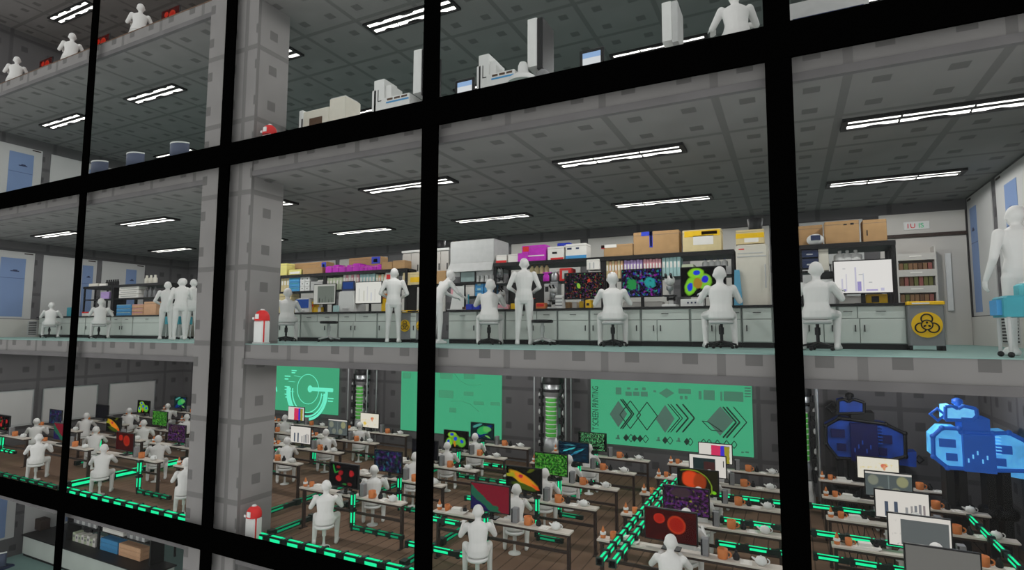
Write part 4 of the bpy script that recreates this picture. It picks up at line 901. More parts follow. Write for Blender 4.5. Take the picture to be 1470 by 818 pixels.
bx('carton','beige carton with yellow band and white label','box',981,1037,TP,2.10,BEIGE,group=GW,extra=[('yellow_band',.05,.68,.97,.95,YEL),('white_label',.28,.3,.8,.72,PAPER),('red_print',.5,.75,.9,.9,ORG)]); bx('carton','beige carton with yellow band above cream freezer','box',1058,1099,1.785,2.03,BEIGE,y=YR+.02,group=GW,extra=[('yellow_band',0,.4,1,.75,YEL),('white_label',.3,.1,.8,.4,PAPER)])
# racks two: middle
for i, x in enumerate((764,771,778,785)): bot(x,SH+.17,.05,.2,BEIGE,AMBER,'dark capped reagent bottle, %s of four in rack' % ORDN[i],'dark capped reagent bottles',y=YR+.15)
solo('riser', G().box(0,0,0,XX(790)-XX(760),.3,.165), DARK, 'black riser under the reagent bottles','riser',(XX(760),YR+.05,SH))
bot(786,SH,.10,.19,MAG,MAG,'round magenta jar in rack','jars',neck=.8); bot(797,SH,.09,.22,SILV,LGREY,'round steel jar right of magenta jar','jars',neck=.7)
bx('carton','red and white framed box on rack, right of steel jar','box',803,820,SH,1.52,RED,extra=[('window',.25,.15,.75,.8,LGREY)])
bx('paper_roll_case','white striped roll case on rack near divider','case',842,861,1.46,1.66,PAPER,y=YR-.02,extra=[('stripe',.2,.1,.3,.7,LGREY),('stripe',.5,.1,.6,.7,LGREY)])
def microscope(px, z, y, s, m, label, h=.5):
    r = thing('microscope', label, 'microscope', (XX(px,420,y),y,z), 0, 'microscopes'); part('base', G().rbox(-.10*s,-.12*s,0,.10*s,.12*s,.035*s,.01), m, r)
    part('arm', G().prism([(-.03*s,.03*s),(.03*s,.03*s),(.035*s,.36*s),(-.035*s,.36*s)],.05*s,.10*s), m, r); part('stage', G().box(-.09*s,-.09*s,.15*s,.09*s,.07*s,.17*s), BLK, r)
    part('nosepiece', G().lathe([(.012*s,.18*s),(.018*s,.22*s),(.05*s,.25*s),(.05*s,.30*s)],(0,-.02*s,0),12), SILV, r); part('head', G().ball((0,-.01*s,.38*s),.075*s,.09*s,.075*s), m, r)
    g = G()
    for q in (-1,1): g.tube((q*.035*s,-.05*s,.40*s),(q*.035*s,-.14*s,.46*s),.018*s,n=8)
    part('eyepiece', g, BLK, r); part('focus_knob', G().tube((-.06*s,.07*s,.12*s),(.06*s,.07*s,.12*s),.03*s), BLK, r)
microscope(962,WT,10.2,1.25,WPL,'white microscope between the two cell monitors'); microscope(718,SH,YR+.15,.75,LGREY,'small grey microscope at left end of rack'); microscope(795,WT,10.25,1.0,LGREY,'grey microscope right of the standing person'); microscope(721,WT,10.2,.9,LGREY,'grey microscope left of the standing person')
r = thing('oven','black benchtop oven behind the standing person','oven',(XX(731,420,YR),YR+.02,WT+.12)); w = XX(783)-XX(731); part('housing', G().rbox(0,0,0,w,.36,.42,.01), BLK, r); part('window', G().box(.05,-.004,.06,w-.2,0,.36), DARK, r); part('red_light', G().lathe([(.03,0),(.03,.01)],(w*.68,-.01,.1),10), RED, r); part('stand', G().box(.02,.02,-.12,w-.02,.34,0), DARK, r)
bx('instrument','white upright pump unit behind standing person, right','instrument',781,789,WT+.10,1.22,LGREY,y=YR-.02,dep=.2,extra=[('dial',.2,.6,.8,.85,DARK)]); bx('instrument','steel fronted gas unit with black outlets','instrument',790,801,WT+.30,1.26,SILV,y=YR+.0,dep=.2,extra=[('outlet',.2,.2,.45,.5,DARK),('outlet',.55,.2,.8,.5,DARK)])
bx('stacked_dishes','white ribbed stack of dishes right of microscope','dishes',797,807,WT,.96,WPL,y=10.15,dep=.18,extra=[('rib',0,.2,1,.28,GREY),('rib',0,.45,1,.53,GREY),('rib',0,.7,1,.78,GREY)])
bx('carton','orange and red low box at the standing persons right','box',769,782,WT,.82,ORG,y=10.15,dep=.15,extra=[('red_top',.1,.4,.9,.9,RED)]); bx('carton','yellow low box at the standing persons left','box',733,741,WT,.82,YEL,y=10.15,dep=.15); bx('carton','pink and white low box left of yellow box','box',714,729,WT,.80,PINK,y=10.12,dep=.12)
bx('carton','tan small box under speckled monitor','box',811,818,WT,.84,CARD,y=10.4,dep=.15); bx('carton','white small box under speckled monitor','box',821,828,WT,.84,PAPER,y=10.4,dep=.15); bx('carton','yellow small box under speckled monitor','box',831,836,WT,.85,YEL,y=10.4,dep=.15); bx('carton','yellow box with dark label beside seated person','box',840,848,WT,.86,YEL,y=10.15,dep=.15,extra=[('label',.2,.3,.7,.6,DARK)])
lm(810,868,.88,1.40,L3,'lab monitor with colored speckles on black'); lm(892,951,.89,1.42,L4,'lab monitor with violet and teal cells'); lm(977,1043,.87,1.41,L5,'lab monitor with green cells and blue nuclei')
binders(869,894,SH,1.62,6,[BEIGE,PEACH],'peach binders','peach'); binders(895,922,SH,1.62,6,[PURP],'lilac binders','lilac'); binders(923,949,SH,1.62,6,[PINK],'pink binders','pink'); binders(950,977,SH,1.64,5,[MINT],'pale mint binders in right rack','pale mint')
bx('carton','pale green boxes right of mint binders','box',979,996,SH+.15,1.48,PALE)
for i, x in enumerate((1013,1022,1031,1041)): bot(x,1.42,.055,.16,WPL,NAVY,'white flask with dark blue cap, %s of four' % ORDN[i],'dark capped flasks',y=YR+.2,neck=.3)
solo('flask_riser', G().box(0,0,0,XX(1052)-XX(1006),.3,.145), LGREY, 'grey riser under the dark capped flasks','riser',(XX(1006),YR+.06,SH))
r = thing('keyboard_unit','white control unit with buttons under green cell monitor','control unit',(XX(977,432,10.12),10.1,WT)); w = XX(1010,432,10.12)-XX(977,432,10.12); part('housing', G().rbox(0,0,0,w,.2,.13,.01), WPL, r)
for i in range(3): part('button', G().box(w*(.3+.16*i),-.006,.05,w*(.37+.16*i),0,.08), NAVY, r)
for x0, x1, nm in ((894,922,'left'),(924,950,'right')): bx('paper_tray','white paper tray under violet cell monitor, '+nm,'tray',x0,x1,WT,.82,PAPER,y=10.42,dep=.25,group='white paper trays')
# freezer
a, b = XX(1057,400,10.3), XX(1104,400,10.3); w = b-a; r = thing('freezer','tall cream freezer cabinet on the bench left of the widest mullion','freezer',(a,10.3,WT)); part('cabinet', G().rbox(0,0,0,w,.5,1.06,.03), CREAM, r); part('top_band', G().box(.02,-.006,.84,w-.03,0,.86).box(.03,-.006,.90,w-.08,0,.915), LGREY, r); part('handle', G().tube((w*.9,-.03,.3),(w*.9,-.03,.7),.012), LGREY, r); part('badge', G().box(.05,-.005,.97,.14,0,.99), RED, r)
solo('blue_board', G().prism([(0,0),(.14,0),(.10,.62),(.02,.62)],0,.04), mat('blue board', (96,164,196), .7), 'blue leaning board left of the cream freezer','board',(XX(1054,438,10.26),10.24,WT))
solo('bucket', G().lathe([(.10,0),(.11,.02),(.13,.2),(.125,.2),(.10,.03)]), DARK, 'dark bucket on the carton ledge above the freezer', 'bucket', (XX(1084,322,10.5),10.52,2.03))
# right rack
for k, (z0, z1) in enumerate(((1.34,1.47),(1.50,1.62))): bx('binder_case','dark blue case in right rack, %s' % ['lower','upper'][k],'case',1150,1176,z0-(.02 if k == 0 else 0),z1,NAVY,group='dark blue cases',extra=[('label',.35,.3,.7,.45,LGREY)])
bx('carton','cream upright carton beside dark blue cases','box',1176,1191,SH,1.64,CREAM,y=YR+.05)
bx('carton','brown carton on right rack top, leftmost','box',1149,1184,TP,2.1,CARD,y=YR+.44,group=GW); bx('carton','brown carton on right rack top, middle','box',1187,1237,TP,2.08,CARD,group=GW,y=YR+.1,extra=[('mark',.55,.8,.65,.86,DARK),('mark',.75,.8,.85,.88,DARK)]); bx('carton','brown carton on right rack top, rightmost','box',1242,1277,TP,2.07,CARD,group=GW,y=YR+.12,extra=[('mark',.15,.3,.2,.55,DARK)])
r = thing('face_shield','white and blue mask pack on the right rack','pack',(XX(1171,350),YR+.1,TP)); part('pack', G().ball((0,0,.09),.13,.12,.1), WPL, r); part('blue_print', G().box(-.07,-.125,.07,.07,-.10,.15), NAVY, r)
g = G(); 
for i, x in enumerate((1207,1218,1230)): bot(x,1.40,.09,.2,WPL,WPL,'white conical flask behind chart monitor, %s of three' % ORDN[i],'white conical flasks',y=YR+.2,neck=.25)
solo('flask_ledge', G().box(0,0,0,XX(1262)-XX(1192),.32,.03), LGREY, 'grey ledge carrying conical flasks behind chart monitor','ledge',(XX(1192),YR+.05,1.37)); solo('ledge_block', G().box(0,0,0,.2,.3,.67), LGREY, 'grey block supporting the flask ledge','block',(XX(1195),YR+.06,WT))
lm(1197,1284,.86,1.40,L6,'large lab monitor with white bar chart',bez=BLK)
bx('carton','yellow biohazard carton under chart monitor','box',1242,1273,WT,.86,YEL,y=10.42,dep=.2,extra=[('hazard_mark',.25,.2,.6,.8,DARK)]); bx('carton','pale carton under chart monitor, left','box',1203,1238,WT,.84,PAPER,y=10.42,dep=.2)
r = thing('instrument','black and white benchtop printer behind seated person near mullion','printer',(XX(1166,395),YR-.06,WT)); part('body', G().rbox(0,0,0,.32,.3,.42,.02), WPL, r); part('black_head', G().box(.0,-.01,.44,.3,.3,.54).box(.05,.05,.42,.25,.25,.44), BLK, r); part('slot', G().box(.02,-.006,.28,.3,0,.32), BLK, r)
# left of pillar
LB = 'left rack contents'
for i in range(3): bx('tray','blue tray stack on left rack worktop, %s' % ['lowest','middle','topmost'][i],'tray',170,191,WT+.01+i*.12,WT+.12+i*.12,SKY,group='left blue trays',extra=[('lip',.05,.8,.95,.95,MINT)])
for i in range(3): bx('tray','peach tray on left worktop, %s' % ['lowest','middle','topmost'][i],'tray',192,208,WT+.01+i*.12,WT+.12+i*.12,PEACH,group='peach trays',extra=[('lip',.05,.7,.95,.9,PINK)])
bx('carton','peach square carton at the right end of left worktop','box',209,226,WT,1.12,PEACH,y=10.3)
for i in range(3): bx('drawer_box','white drawer row on left rack shelf, %s' % ['lowest','middle','topmost'][i],'drawer box',172,200,SH+i*.13,SH+.12+i*.13,PAPER,group='white drawer rows on left rack',extra=[('pulls',.1,.4,.9,.5,GREY)])
for i, x in enumerate((211,217.5,224)): bot(x,SH,.06,.32,GREY,GREY,'grey tall flask on left rack, %s from left' % ORDN[i],'grey tall flasks',neck=.3)
for i, x in enumerate((211,217,223)): bot(x,TP,.065,.26,CREAM,CREAM,'cream bottle on top of left rack, %s from left' % ORDN[i],'cream bottles on the left rack top',neck=.45)
for i in range(6): bot(154+i*3.1,TP,.04,.2,DARK,DARK,'small dark vial on left rack top, %s from left' % ORDN[i],'dark vials on left rack top',neck=.5)
bx('carton','flat cream box at left end of left rack top','box',128,141,TP,1.80,CREAM); bx('carton','flat pale box beside dark vials','box',143,153,TP,1.78,PAPER)
for i in range(4): bx('sample_rack','red topped sample rack, %s from left' % ORDN[i],'rack',121+i*4.4,125+i*4.4,WT,.84,PAPER,y=10.15,dep=.15,group='red topped sample racks',extra=[('red_top',0,.7,1,1,RED)])
bx('carton','lilac case on left rack shelf behind seated head','box',146,158,SH,1.5,PURP); bx('carton','teal jug-like box on the leftmost worktop','box',99,105,WT,1.0,TEALP,y=10.15,dep=.15)
g = G()
# biohazard bins
HZ = mat('hazard yellow', (240,190,20), .6, noise=.03)
def biobin(px, w, y, label, z1=.66):
    x = XX(px,465,y); r = thing('biohazard_bin', label, 'bin', (x,y,0), 0, 'grey biohazard bins'); part('body', G().rbox(-w/2,0,.07,w/2,.42,z1,.012), GREY, r); part('lid', G().rbox(-w/2-.015,-.015,z1,w/2+.015,.43,z1+.05,.012), HZ, r); part('lid_edge', G().box(-w*.4,-.02,z1+.01,w*.1,-.014,z1+.03), PAPER, r)
    for q in (-1,1): part('foot', G().box(q*w*.46-.02,.02,0,q*w*.46+.02,.4,.07), DARK, r)
    d = part('hazard_disc', G().tube((0,-.012,.37),(0,.0,.37),w*.44,n=32), HZ, r); g = G(); R_ = w*.44
    for a in (90,210,330):
        t = math.radians(a); cx, cz = .46*R_*math.cos(t), .46*R_*math.sin(t); g.torus((cx,-.014,.37+cz), R_*.36, R_*.055, 'y', t-2.25, t+2.25, 18, 5)
        g.tube((cx*.2,-.014,.37+cz*.2),(cx*.55,-.014,.37+cz*.55),R_*.07,n=6)
    g.torus((0,-.014,.37), R_*.36, R_*.05, 'y', 0, 2*PI, 24, 5)
    part('hazard_symbol', g, BLK, d)
biobin(1330.5,.42,9.85,'grey bin with yellow biohazard disc at the right end of the bench'); biobin(581.5,.30,10.0,'grey biohazard bin behind the standing person'); biobin(604,.26,10.0,'grey biohazard bin beside the central mullion')
bx('carton','dark laptop tray on worktop left of central mullion','laptop',583,602,WT+.0,1.1,DARK,y=10.9,dep=.2,extra=[('page',.35,.1,.95,.9,PAPER)]) if False else None
# back wall panels, door, sign, cabinet
def wp(x0, x1, z0, z1, nm, m=PANEL): 
    a, b = XX(x0,350,YB-.05), XX(x1,350,YB-.05); solo('wall_panel', G().rbox(a,YB-.05,z0,b,YB-.001,z1,.01), m, 'pale grey wall panel, '+nm, 'panel', group='pale wall panels')
for i, (x0, x1) in enumerate(((418,482),(488,556),(578,640),(734,833),(844,958),(990,1105),(1148,1240))): wp(x0, x1, .9, 2.85 if i < 3 else 2.95, ['behind the first cartons','behind the magenta packs','behind white wall cabinets','behind white cartons','behind cardboard cartons','behind beige carton','behind brown cartons by the mullion'][i], PANEL if i != 6 else LGREY)
r = thing('store_front','grey store front with dark lintel and tall pale handles','door',(0,0,0)); y = YB-.08
part('face', G().box(1.96,y,0,3.56,YB-.001,2.98), PANEL, r); part('lintel', G().box(2.05,y-.06,2.42,3.56,y,2.50), BROWN, r)
for x, z0, z1 in ((2.95,1.0,2.02),(3.2,.75,2.02)): part('pull_handle', G().box(x-.05,y-.06,z0,x+.05,y-.02,z1), WPL, r)
r = thing('book_cabinet','built-in cabinet of brown books behind the chart monitor','bookcase',(2.2,14.9,.4)); part('carcass', G().box(0,.35,0,.72,.38,1.76).box(0,0,0,.03,.35,1.76).box(.69,0,0,.72,.35,1.76), PANEL, r)
for k in range(5): part('shelf', G().box(.03,0,.02+k*.36,.69,.35,.17+k*.36), PANEL, r); part('shelf_label', G().box(.24,-.008,.09+k*.36,.46,0,.12+k*.36), PAPER, r)
bc = [mat('book brown', (104,76,58), .8, noise=.15), mat('book red', (140,84,78), .8, noise=.15), mat('book olive', (104,104,60), .8, noise=.15), mat('book tan', (130,98,72), .8, noise=.15)]
for k in range(4):
    for i in range(7):
        x = 2.25+i*.088; solo('book', G().rbox(0,0,0,.075,.24,.15+.03*((i*3+k) % 3),.006), bc[(i//3+k*2+(i+k) % 2) % 4], 'old book on %s shelf of the cabinet, %s from left' % (['lowest','second','third','top'][k], ORDN[i]), 'book', (x,14.95,.4+.171+k*.36), 'books in the cabinet')
r = thing('exit_sign','small white wall sign with red and green characters','sign',(2.43,y-.03,2.60)); part('plate', G().box(0,0,0,.48,.03,.18), WPL, r)
text('1U', .15, Vector((.04,-.006,.035)), UPR, RED, r, 'red_characters'); text('IS', .15, Vector((.27,-.006,.035)), UPR, mat('sign green', (60,200,140), .6), r, 'green_characters')
# side wall posters
def side_poster(side, y0, y1, z0, z1, label, blue):
    r = thing('wall_poster', label, 'poster', (XL if side < 0 else XR,0,0), 0, 'tall white wall posters'); s = -side; f = lambda a: s*a
    part('sheet', G().box(f(.002),y0,z0,f(.02),y1,z1), POSTW, r); a, b = y0+(y1-y0)*blue[0], y0+(y1-y0)*blue[1]
    part('blue_field', G().box(f(.02),a,z0+(z1-z0)*.03,f(.026),b,z0+(z1-z0)*.90), POSTB, r)
    part('figure_mark', G().prism([(a+.1*(b-a),0)],0,0) if False else G().box(f(.026),a+(b-a)*.4,z0+(z1-z0)*.70,f(.03),a+(b-a)*.75,z0+(z1-z0)*.715).box(f(.026),a+(b-a)*.5,z0+(z1-z0)*.715,f(.03),a+(b-a)*.68,z0+(z1-z0)*.73), NAVY, r)
    part('seam', G().box(f(.026),a,z0+(z1-z0)*.60,f(.029),b,z0+(z1-z0)*.604), NAVY, r)
    part('corner_caption', G().box(f(.02),y1-.3,z1-.07,f(.026),y1-.05,z1-.03), BROWN, r)
for k, nm in ((0,'laboratory'),(1,'storey above'),(-2,'basement')):
    z = zs[k]
    side_poster(-1,7.4,9.84,z+.62,z+2.89,'white poster with blue field, left wall of %s, nearest the glass' % nm,(.62,.90))
    side_poster(-1,10.10,11.79,z+.62,z+2.87,'white poster with blue field, left wall of %s, middle' % nm,(.72,.93))
    side_poster(-1,11.97,13.54,z+.62,z+2.88,'white poster with blue field, left wall of %s, farthest' % nm,(.55,.80))
    if k == -2: continue
    side_poster(1,13.68,15.3,z+.62,z+3.2,'white poster with blue field, right wall of %s, far corner' % nm,(.60,.88))
    side_poster(1,11.0,13.4,z+.62,z+3.2,'white poster with blue field, right wall of %s, nearer' % nm,(.55,.80))
for s, nm in ((-1,'left'),(1,'right')):
    X = XL if s < 0 else XR; g = G(); g.box(X,7.3,.0,X-s*.06,15.3,.6); solo('wall_ledge', g, PANEL, 'grey low wall ledge along the %s laboratory wall' % nm, 'ledge')
    r = thing('wall_vent','black slatted vent in the %s wall ledge' % nm,'vent',(X-s*.06,0,0)); y0, y1 = ((9.76,10.04) if s < 0 else (12.5,13.4)); part('plate', G().box(0,y0,.06,-s*.01,y1,.56), LGREY, r); g = G()
    for i in range(8): g.box(-s*.01,y0+.03,.09+i*.058,-s*.014,y1-.03,.12+i*.058)
    part('slots', g, BLK, r)
# lab people and stools
LPs = [('stand',-7.62,9.62,'standing at the bench left of the black end panel',0,1.0),('lean',-6.3,9.35,'bending over the bench beside the central mullion',-PI/2*.62,.98),('stand',-4.46,9.5,'standing with elbows out before the black oven',0,1.02),
       ('seat',-10.68,9.5,'seated on a stool nearest the pillar',.1,1.08),('seatb',-5.15,9.4,'seated at the bench right of the fume hood',0,1.10),('seat',-2.72,9.4,'seated before the violet cell monitor',.05,1.10),('seat',-.95,9.3,'seated before the green cell monitor',.12,1.10),('seat',.36,9.05,'seated partly behind the widest mullion',-.15,1.08),
       ('standb',2.36,8.15,'standing by the blue cart at the right wall',.5,1.06),('stand',-14.98,9.3,'in the standing group, leftmost',.1,.97),('standb',-13.85,8.95,'in the standing group, second from left',.3,.98),('standb',-16.15,10.5,'in the standing group, tallest in the middle',2.2,1.12),('stand',-14.62,9.78,'in the standing group, beside the pillar',-.1,1.03),
       ('seat',-21.3,9.5,'seated at the leftmost bench',0,.97),('seat',-18.4,9.45,'seated before the left rack',0,1.02)]
for kd, x, y, lb, rz, sc in LPs:
    person(kd, (x,y,0), 'all white person '+lb, rz, sc, 'laboratory staff')
    if kd.startswith('seat'): ST_LAB.put((x,y-.01,0), 'grey stool under the person '+lb, .2, 'laboratory stools', sc)
for x, nm in ((471,'empty dark stool before the grey plot monitor'),(778,'empty dark stool right of the standing person')):
    xx = XX(x,475,9.6)
    if not hasattr(ST_LAB, 'dk'): ST_LAB.dk = stool(DARK, LGREY)
    ST_LAB.dk.put((xx,9.62,0), nm, .4, 'empty stools', 1.2)
# cart
def cart(x, y, z, label):
    r = thing('lab_cart', label, 'cart', (x,y,z)); part('tray', G().rbox(-.30,-.2,.42,.36,.2,.64,.02), TEALP, r); part('white_label', G().rbox(-.02,-.21,.46,.12,-.2,.56,.01), PAPER, r); part('bracket', G().box(-.34,-.12,.44,-.30,.12,.60), SKY, r)
    for a in (-.26,.32):
        for b in (-.16,.16): part('leg', G().tube((a,b,.06),(a,b,.42),.018), LGREY, r)
    part('wheels', G().ball((-.26,-.16,.03),.03).ball((.32,-.16,.03),.03).ball((-.26,.16,.03),.03).ball((.32,.16,.03),.03), BLK, r)
cart(2.30,7.62,0,'blue equipment cart in front of the person at right wall')
r = thing('instrument_pack','small teal instrument with dark holes on the blue cart','instrument',(2.30,7.62,.64)); part('body', G().rbox(-.14,-.1,0,.14,.1,.13,.02), mat('teal pack', (90,180,190), .6), r); part('dark_knobs', G().ball((-.05,-.1,.07),.035).ball((.03,-.1,.04),.03).ball((.05,-.1,.09),.03), NAVY, r); part('white_top', G().box(-.1,-.08,.13,.05,.05,.15), WPL, r)
cart(-15.55,10.0,0,'blue equipment cart amid the standing group')
r = thing('machine_stand','pale bench pedestal behind the standing group','pedestal',(-17.0,11.3,0)); part('body', G().rbox(-.5,0,.06,.75,.6,.72,.02), CREAM, r); part('plinth', G().box(-.46,.05,0,.7,.55,.06), DARK, r); part('tall_cover', G().rbox(.2,.1,.72,.65,.5,1.5,.05), CREAM, r)
# ---------------------------------------------------------------- storey above: bench along the glass
z1 = H; YU = 8.0; UT = H+.74
def XU(px, py, Y=YU+.15): return W(px, py, Y)[0]
for i, (a, b) in enumerate(((-13.2,-11.0),(-9.0,-6.2),(-6.15,-3.35),(-3.3,-.6),(-.2,3.2))):
    r = thing('bench', 'white topped bench along the glass, upper storey, %s from left' % ORDN[i], 'bench', (a,YU,z1), 0, 'upper storey benches'); w = b-a
    part('bench_top', G().rbox(0,0,.70,w,.75,.74,.005), WPL, r); part('edge_band', G().box(0,-.012,.68,w,0,.70), BLK, r); part('front_panel', G().box(.03,.04,.06,w-.03,.08,.70), LAM, r); part('back_panel', G().box(.03,.66,.06,w-.03,.7,.70), LAM, r); part('end_panel', G().box(.0,.04,.06,.03,.7,.70).box(w-.03,.04,.06,w,.7,.70), LAM, r); part('plinth', G().box(.05,.08,0,w-.05,.66,.06), DARK, r)
def zt(px, py, Y=YU+.15): return W(px, py, Y)[1]
a, b, c = XU(433,165), XU(475,160), XU(498,155); r = thing('analyser','cream analyser with dark window and taller right block, upper storey by pillar','analyser',(a,YU+.1,UT))
t1, t2 = zt(455,158)-UT, zt(487,141)-UT
part('body', G().rbox(0,0,0,b-a,.45,t1,.02), CREAM, r); part('window', G().box((b-a)*.35,-.006,.02,(b-a)*.78,.0,t1*.55), AMBER, r); part('tall_block', G().rbox(b-a,0,0,c-a,.45,t2,.015), CREAM, r); part('side_cover', G().rbox(0,-.02,0,(b-a)*.14,.40,t1*1.08,.01), WPL, r); part('slot', G().box((b-a)*.1,-.024,.0,(b-a)*.14,-.018,t1*.6), DARK, r); part('top_lid', G().rbox(b-a+.02,.02,t2,c-a-.02,.4,t2+.02,.006), LGREY, r)
def sequencer(p0, p1, pt, label):
    a, b = XU(p0[0],p0[1]), XU(p1[0],p1[1]); w = b-a; top = zt(*pt)-UT; r = thing('sequencer', label, 'sequencer', (a,YU+.1,UT), 0, 'stepped white sequencers on upper bench')
    part('tower', G().rbox(w*.05,0,0,w*.32,.4,top,.01).rbox(0,.0,0,w*.12,.42,top*.72,.01).rbox(w*.30,.05,0,w*.46,.4,top*.82,.01), WPL, r); part('tray_body', G().rbox(w*.28,-.04,0,w,.42,top*.40,.012), WPL, r)
    part('blue_line', G().box(w*.42,-.046,top*.23,w*.98,-.04,top*.27), SKY, r); g = G()
    for i in range(3): g.box(w*(.44+.18*i),-.046,top*.31,w*(.58+.18*i),-.04,top*.36)
    part('print', g, AMBER, r); part('door_line', G().box(w*.16,-.006,top*.36,w*.175,0,top*.7).box(w*.16,-.006,top*.36,w*.28,0,top*.38), DARK, r)
sequencer((536,150),(592,140),(546,116),'white stepped sequencer with printed tray, left of central mullion'); sequencer((686,118),(742,108),(704,78),'white stepped sequencer with printed tray, right of central mullion')
def slab_dev(x0, x1, yt, yb, label, black=True):
    a, b = XU(x0,(yt+yb)/2), XU(x1,(yt+yb)/2); w = b-a; t = zt((x0+x1)/2,yt)-UT; r = thing('upright_display', label, 'display', (a,YU+.15,UT), 0, 'tall edge-on displays on upper bench')
    part('panel', G().rbox(0,0,t*.25,w*.62,.5,t,.01), WPL, r); part('back_shell', G().rbox(w*.62,.0,t*.2,w,.5,t*.985,.01), BLK if black else LGREY, r); part('neck', G().box(w*.35,.18,.02,w*.62,.32,t*.3), WPL, r); part('foot', G().rbox(0,.05,0,w*1.1,.45,.03,.008), GREY, r)
slab_dev(593,612,70,140,'tall white edge-on display touching the central mullion'); slab_dev(757,779,25,102,'tall white display with black back, upper storey middle'); slab_dev(950,973,1,63,'tallest white edge-on display, upper storey, left of seated person', False)
SWH = scr('pale lit page', (220,222,224), [('r',0,.75,1,1,(150,180,220))], .9)
for x0, x1, y0, y1, nm in ((653,681,113,136,'right of central mullion'),(832,867,70,98,'right of the tall black backed display')):
    Y = YU+.5; a, b = XU(x0,y1,Y), XU(x1,y1,Y); zb, zt_ = W((x0+x1)/2,y1+12,Y)[1], W((x0+x1)/2,y0,Y)[1]; zb = max(zb, UT+.05)
    monitor('monitor', 'small black framed display on upper bench, '+nm, ((a+b)/2,Y,UT), b-a, max(.2,zt_-zb), SWH, 'upper bench displays', foot=zb-UT, rim=.055)
x = XU(752,98); r = thing('domed_instrument','white domed instrument on upper bench beside the tall black backed display','instrument',(x,YU+.12,UT)); part('body', G().lathe([(.26,0),(.24,.08),(.15,.14),(.09,.2),(.085,.30),(.06,.36),(.01,.38)],n=20), WPL, r); part('grey_tank', G().lathe([(.12,0),(.13,.1),(.06,.18)],(.34,.05,0),14), GREY, r)
r = thing('tray_set','white tray of dark strips on the rightmost upper bench','tray',(.1,YU+.1,UT)); part('tray', G().rbox(0,0,0,1.0,.4,.05,.01), WPL, r); part('strips', G().box(.08,.03,.05,.9,.1,.10).box(.08,.2,.05,.7,.3,.14), NAVY, r); part('screen_lid', G().prism([(0,.05),(1.0,.05),(1.0,.5),(.05,.5)],.36,.39), LGREY, r)
person('seat', (XU(1058,40,7.72),7.62,z1+.02), 'all white person seated on upper storey left of the widest mullion', .2, 1.03, 'upper storey staff'); ST_LAB.put((XU(1058,40,7.72),7.6,z1), 'grey stool under the upper storey person', 0, 'laboratory stools', 1.03)
def chair():
    r = thing('swivel_chair','x','chair'); part('seat', G().rbox(-.24,-.22,.42,.24,.24,.48,.03), NAVY, r); g = G(); n = 12; vs=[]; fs=[]
    for i in range(n+1):
        t = PI*(.08+.84*i/n); c, s = math.cos(t), math.sin(t)
        for q, z in ((.30,.55),(.27,.55),(.27,.92),(.30,.92)): vs.append((q*c, -.02-q*s*.8, z))
    for i in range(n):
        for j in range(4): fs.append((i*4+j,(i+1)*4+j,(i+1)*4+(j+1)%4,i*4+(j+1)%4))
    fs += [(0,1,2,3),(n*4+3,n*4+2,n*4+1,n*4)]; g.add(vs, fs, True); part('backrest', g, mat('chair shell blue grey', (74,82,104), .6), r)
    g = G()
    for i in range(n):
        t0 = PI*(.08+.84*i/n); t1 = PI*(.08+.84*(i+1)/n); g.tube((.285*math.cos(t0),-.02-.285*.8*math.sin(t0),.93),(.285*math.cos(t1),-.02-.285*.8*math.sin(t1),.93),.022,n=8)
    part('top_rim', g, WPL, r); part('pole', G().tube((0,0,.06),(0,0,.42),.03), DARK, r); g = G()
    for i in range(5): a = 2*PI*i/5; g.tube((0,0,.09),(.26*math.cos(a),.26*math.sin(a),.04),.022,n=7)
    part('base', g, DARK, r); return r
CHP = Proto(chair)
for i, (px, py, Y, nm) in enumerate(((262,222,7.75,'nearest the pillar'),(199,232,7.75,'second from the pillar'),(148,240,7.75,'beside the leftmost mullion'))):
    CHP.put((W(px,py,Y)[0],Y,z1), 'blue grey chair with white rim on upper storey, '+nm, .2, 'upper storey chairs', .88)
# topmost storey desks near the corner
zq = 2*H
for i, (px, py, nm) in enumerate(((95,350,'leftmost'),(410,220,'middle'),(800,60,'rightmost'))):
    X = W(px/3.97, py/3.97, 7.8)[0]
    person('seat', (X,7.80,zq), 'all white person at glass edge of topmost storey, '+nm, 0, 1, 'topmost storey workers'); ST_OFF.put((X,7.79,zq), 'white stool at glass edge of topmost storey, '+nm, 0, 'office stools')
    DK.put((X-1.16,8.27,zq), 'white topped desk at glass edge of topmost storey, '+nm); monitor('monitor','dark red monitor at glass edge of topmost storey, '+nm,(X+.15,8.45,zq+.8),.76,.46,SM['C0'],'office monitors')
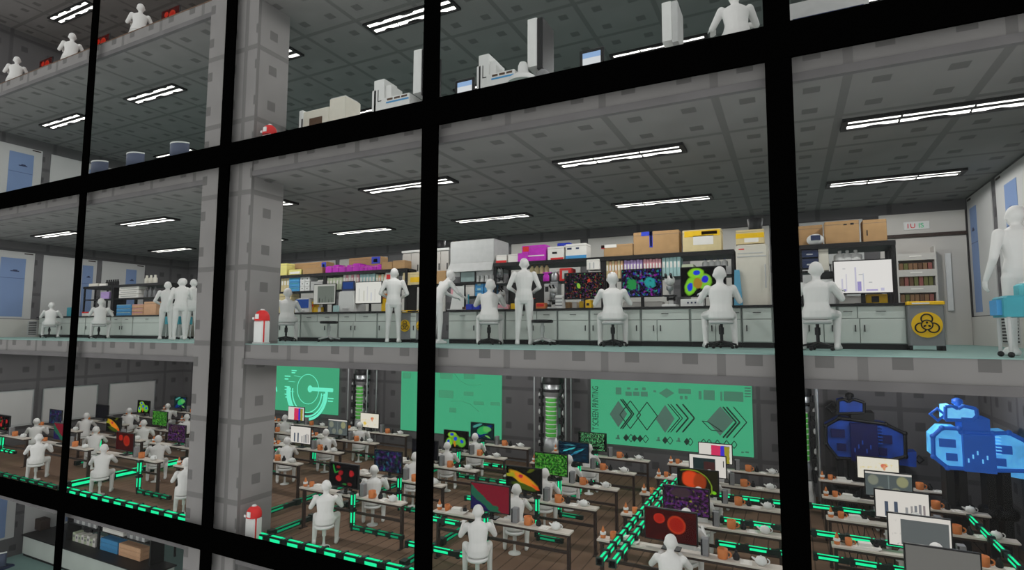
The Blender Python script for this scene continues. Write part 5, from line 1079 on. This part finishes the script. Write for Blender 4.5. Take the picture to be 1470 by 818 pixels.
# basement bench with racks
zb = -2*H
def sink(o): o.location.z += zb; return o
nb = len(bpy.data.objects)
r = thing('lab_bench','long grey bench in the basement seen below the lower transom','bench',(XX(55,470,YC),YC,zb)); w = XX(234,470,YC)-XX(55,470,YC); part('worktop', G().box(-.02,-.03,.664,w+.02,.78,.70), BLK, r); part('carcass', G().box(0,.02,.085,w,.72,.664), LAM, r); part('plinth', G().box(0,.05,0,w,.7,.085), DARK, r)
def rack2(a, b, nm, side):
    r = rack(a, b, nm, [(0,1)], side=side); r.location.z += zb; r['label'] = 'dark shelf rack in the basement, '+nm; return r
rack2(120,163,'left one',-1); rack2(163,238,'right one',1)
BOOKS = [PAPER, PALE, MINT, LGREY]
def brow(p0, p1, z, n, h, ms, lab, grp, dep=.25):
    a, b = XX(p0), XX(p1); w = (b-a)/n
    for i in range(n):
        r = thing('binder', '%s binder, %s from left' % (lab, ORDN[i]), 'binder', (a+i*w,YR+.05,zb+z), 0, grp); hh = h*(.85+.15*math.sin(i*2.7+z)); part('cover', G().rbox(.004,0,0,w-.004,dep,hh,.006), ms[i % len(ms)], r); part('spine_label', G().box(w*.25,-.003,hh*.45,w*.75,.001,hh*.75), GREY, r)
brow(124,160,TP,11,.26,[PAPER,LGREY,PALE],'basement top shelf left rack','basement left top binders'); brow(166,226,TP,12,.26,[LGREY,PAPER,MINT],'basement top shelf right rack','basement right top binders'); brow(126,158,SH,8,.3,[GREY,LGREY],'basement middle shelf left rack','basement left middle binders'); brow(201,226,SH,6,.3,[GREY,LGREY],'basement middle shelf right rack','basement right middle binders'); brow(126,158,WT,8,.28,[PALE,PAPER],'basement bottom shelf left rack','basement left bottom binders')
for i in range(3): sink(bx('tray','white tray on basement right rack shelf, %s' % ['lowest','middle','topmost'][i],'tray',170,199,SH+i*.11,SH+.10+i*.11,PAPER,group='basement white trays')); sink(bx('tray','blue tray on basement right rack bottom, %s' % ['lowest','middle','topmost'][i],'tray',168,192,WT+.01+i*.12,WT+.12+i*.12,SKY,group='basement blue trays')); sink(bx('tray','peach tray on basement right rack bottom, %s' % ['lowest','middle','topmost'][i],'tray',194,224,WT+.01+i*.12,WT+.12+i*.12,PEACH,group='basement peach trays'))
CHP.put((-21.3,8.7,zb),'dark curved back chair in the basement at far left',.3,'basement chairs',1.0)
CHP.put((-14.2,8.7,zb),'dark curved back chair in the basement right of the racks',.3,'basement chairs',1.0)
bx('carton','orange brown case in basement left of racks','box',66,84,WT,1.05,BROWN); sink([o for o in bpy.data.objects if o.get('label','').startswith('orange brown case')][0])
# ---------------------------------------------------------------- even bright surround added to light faces toward the glass; lamps do the rest
wd = bpy.data.worlds.new('front_fill'); S.world = wd; wd.use_nodes = True
wd.node_tree.nodes['Background'].inputs['Color'].default_value = (1, .985, .96, 1); wd.node_tree.nodes['Background'].inputs['Strength'].default_value = .88
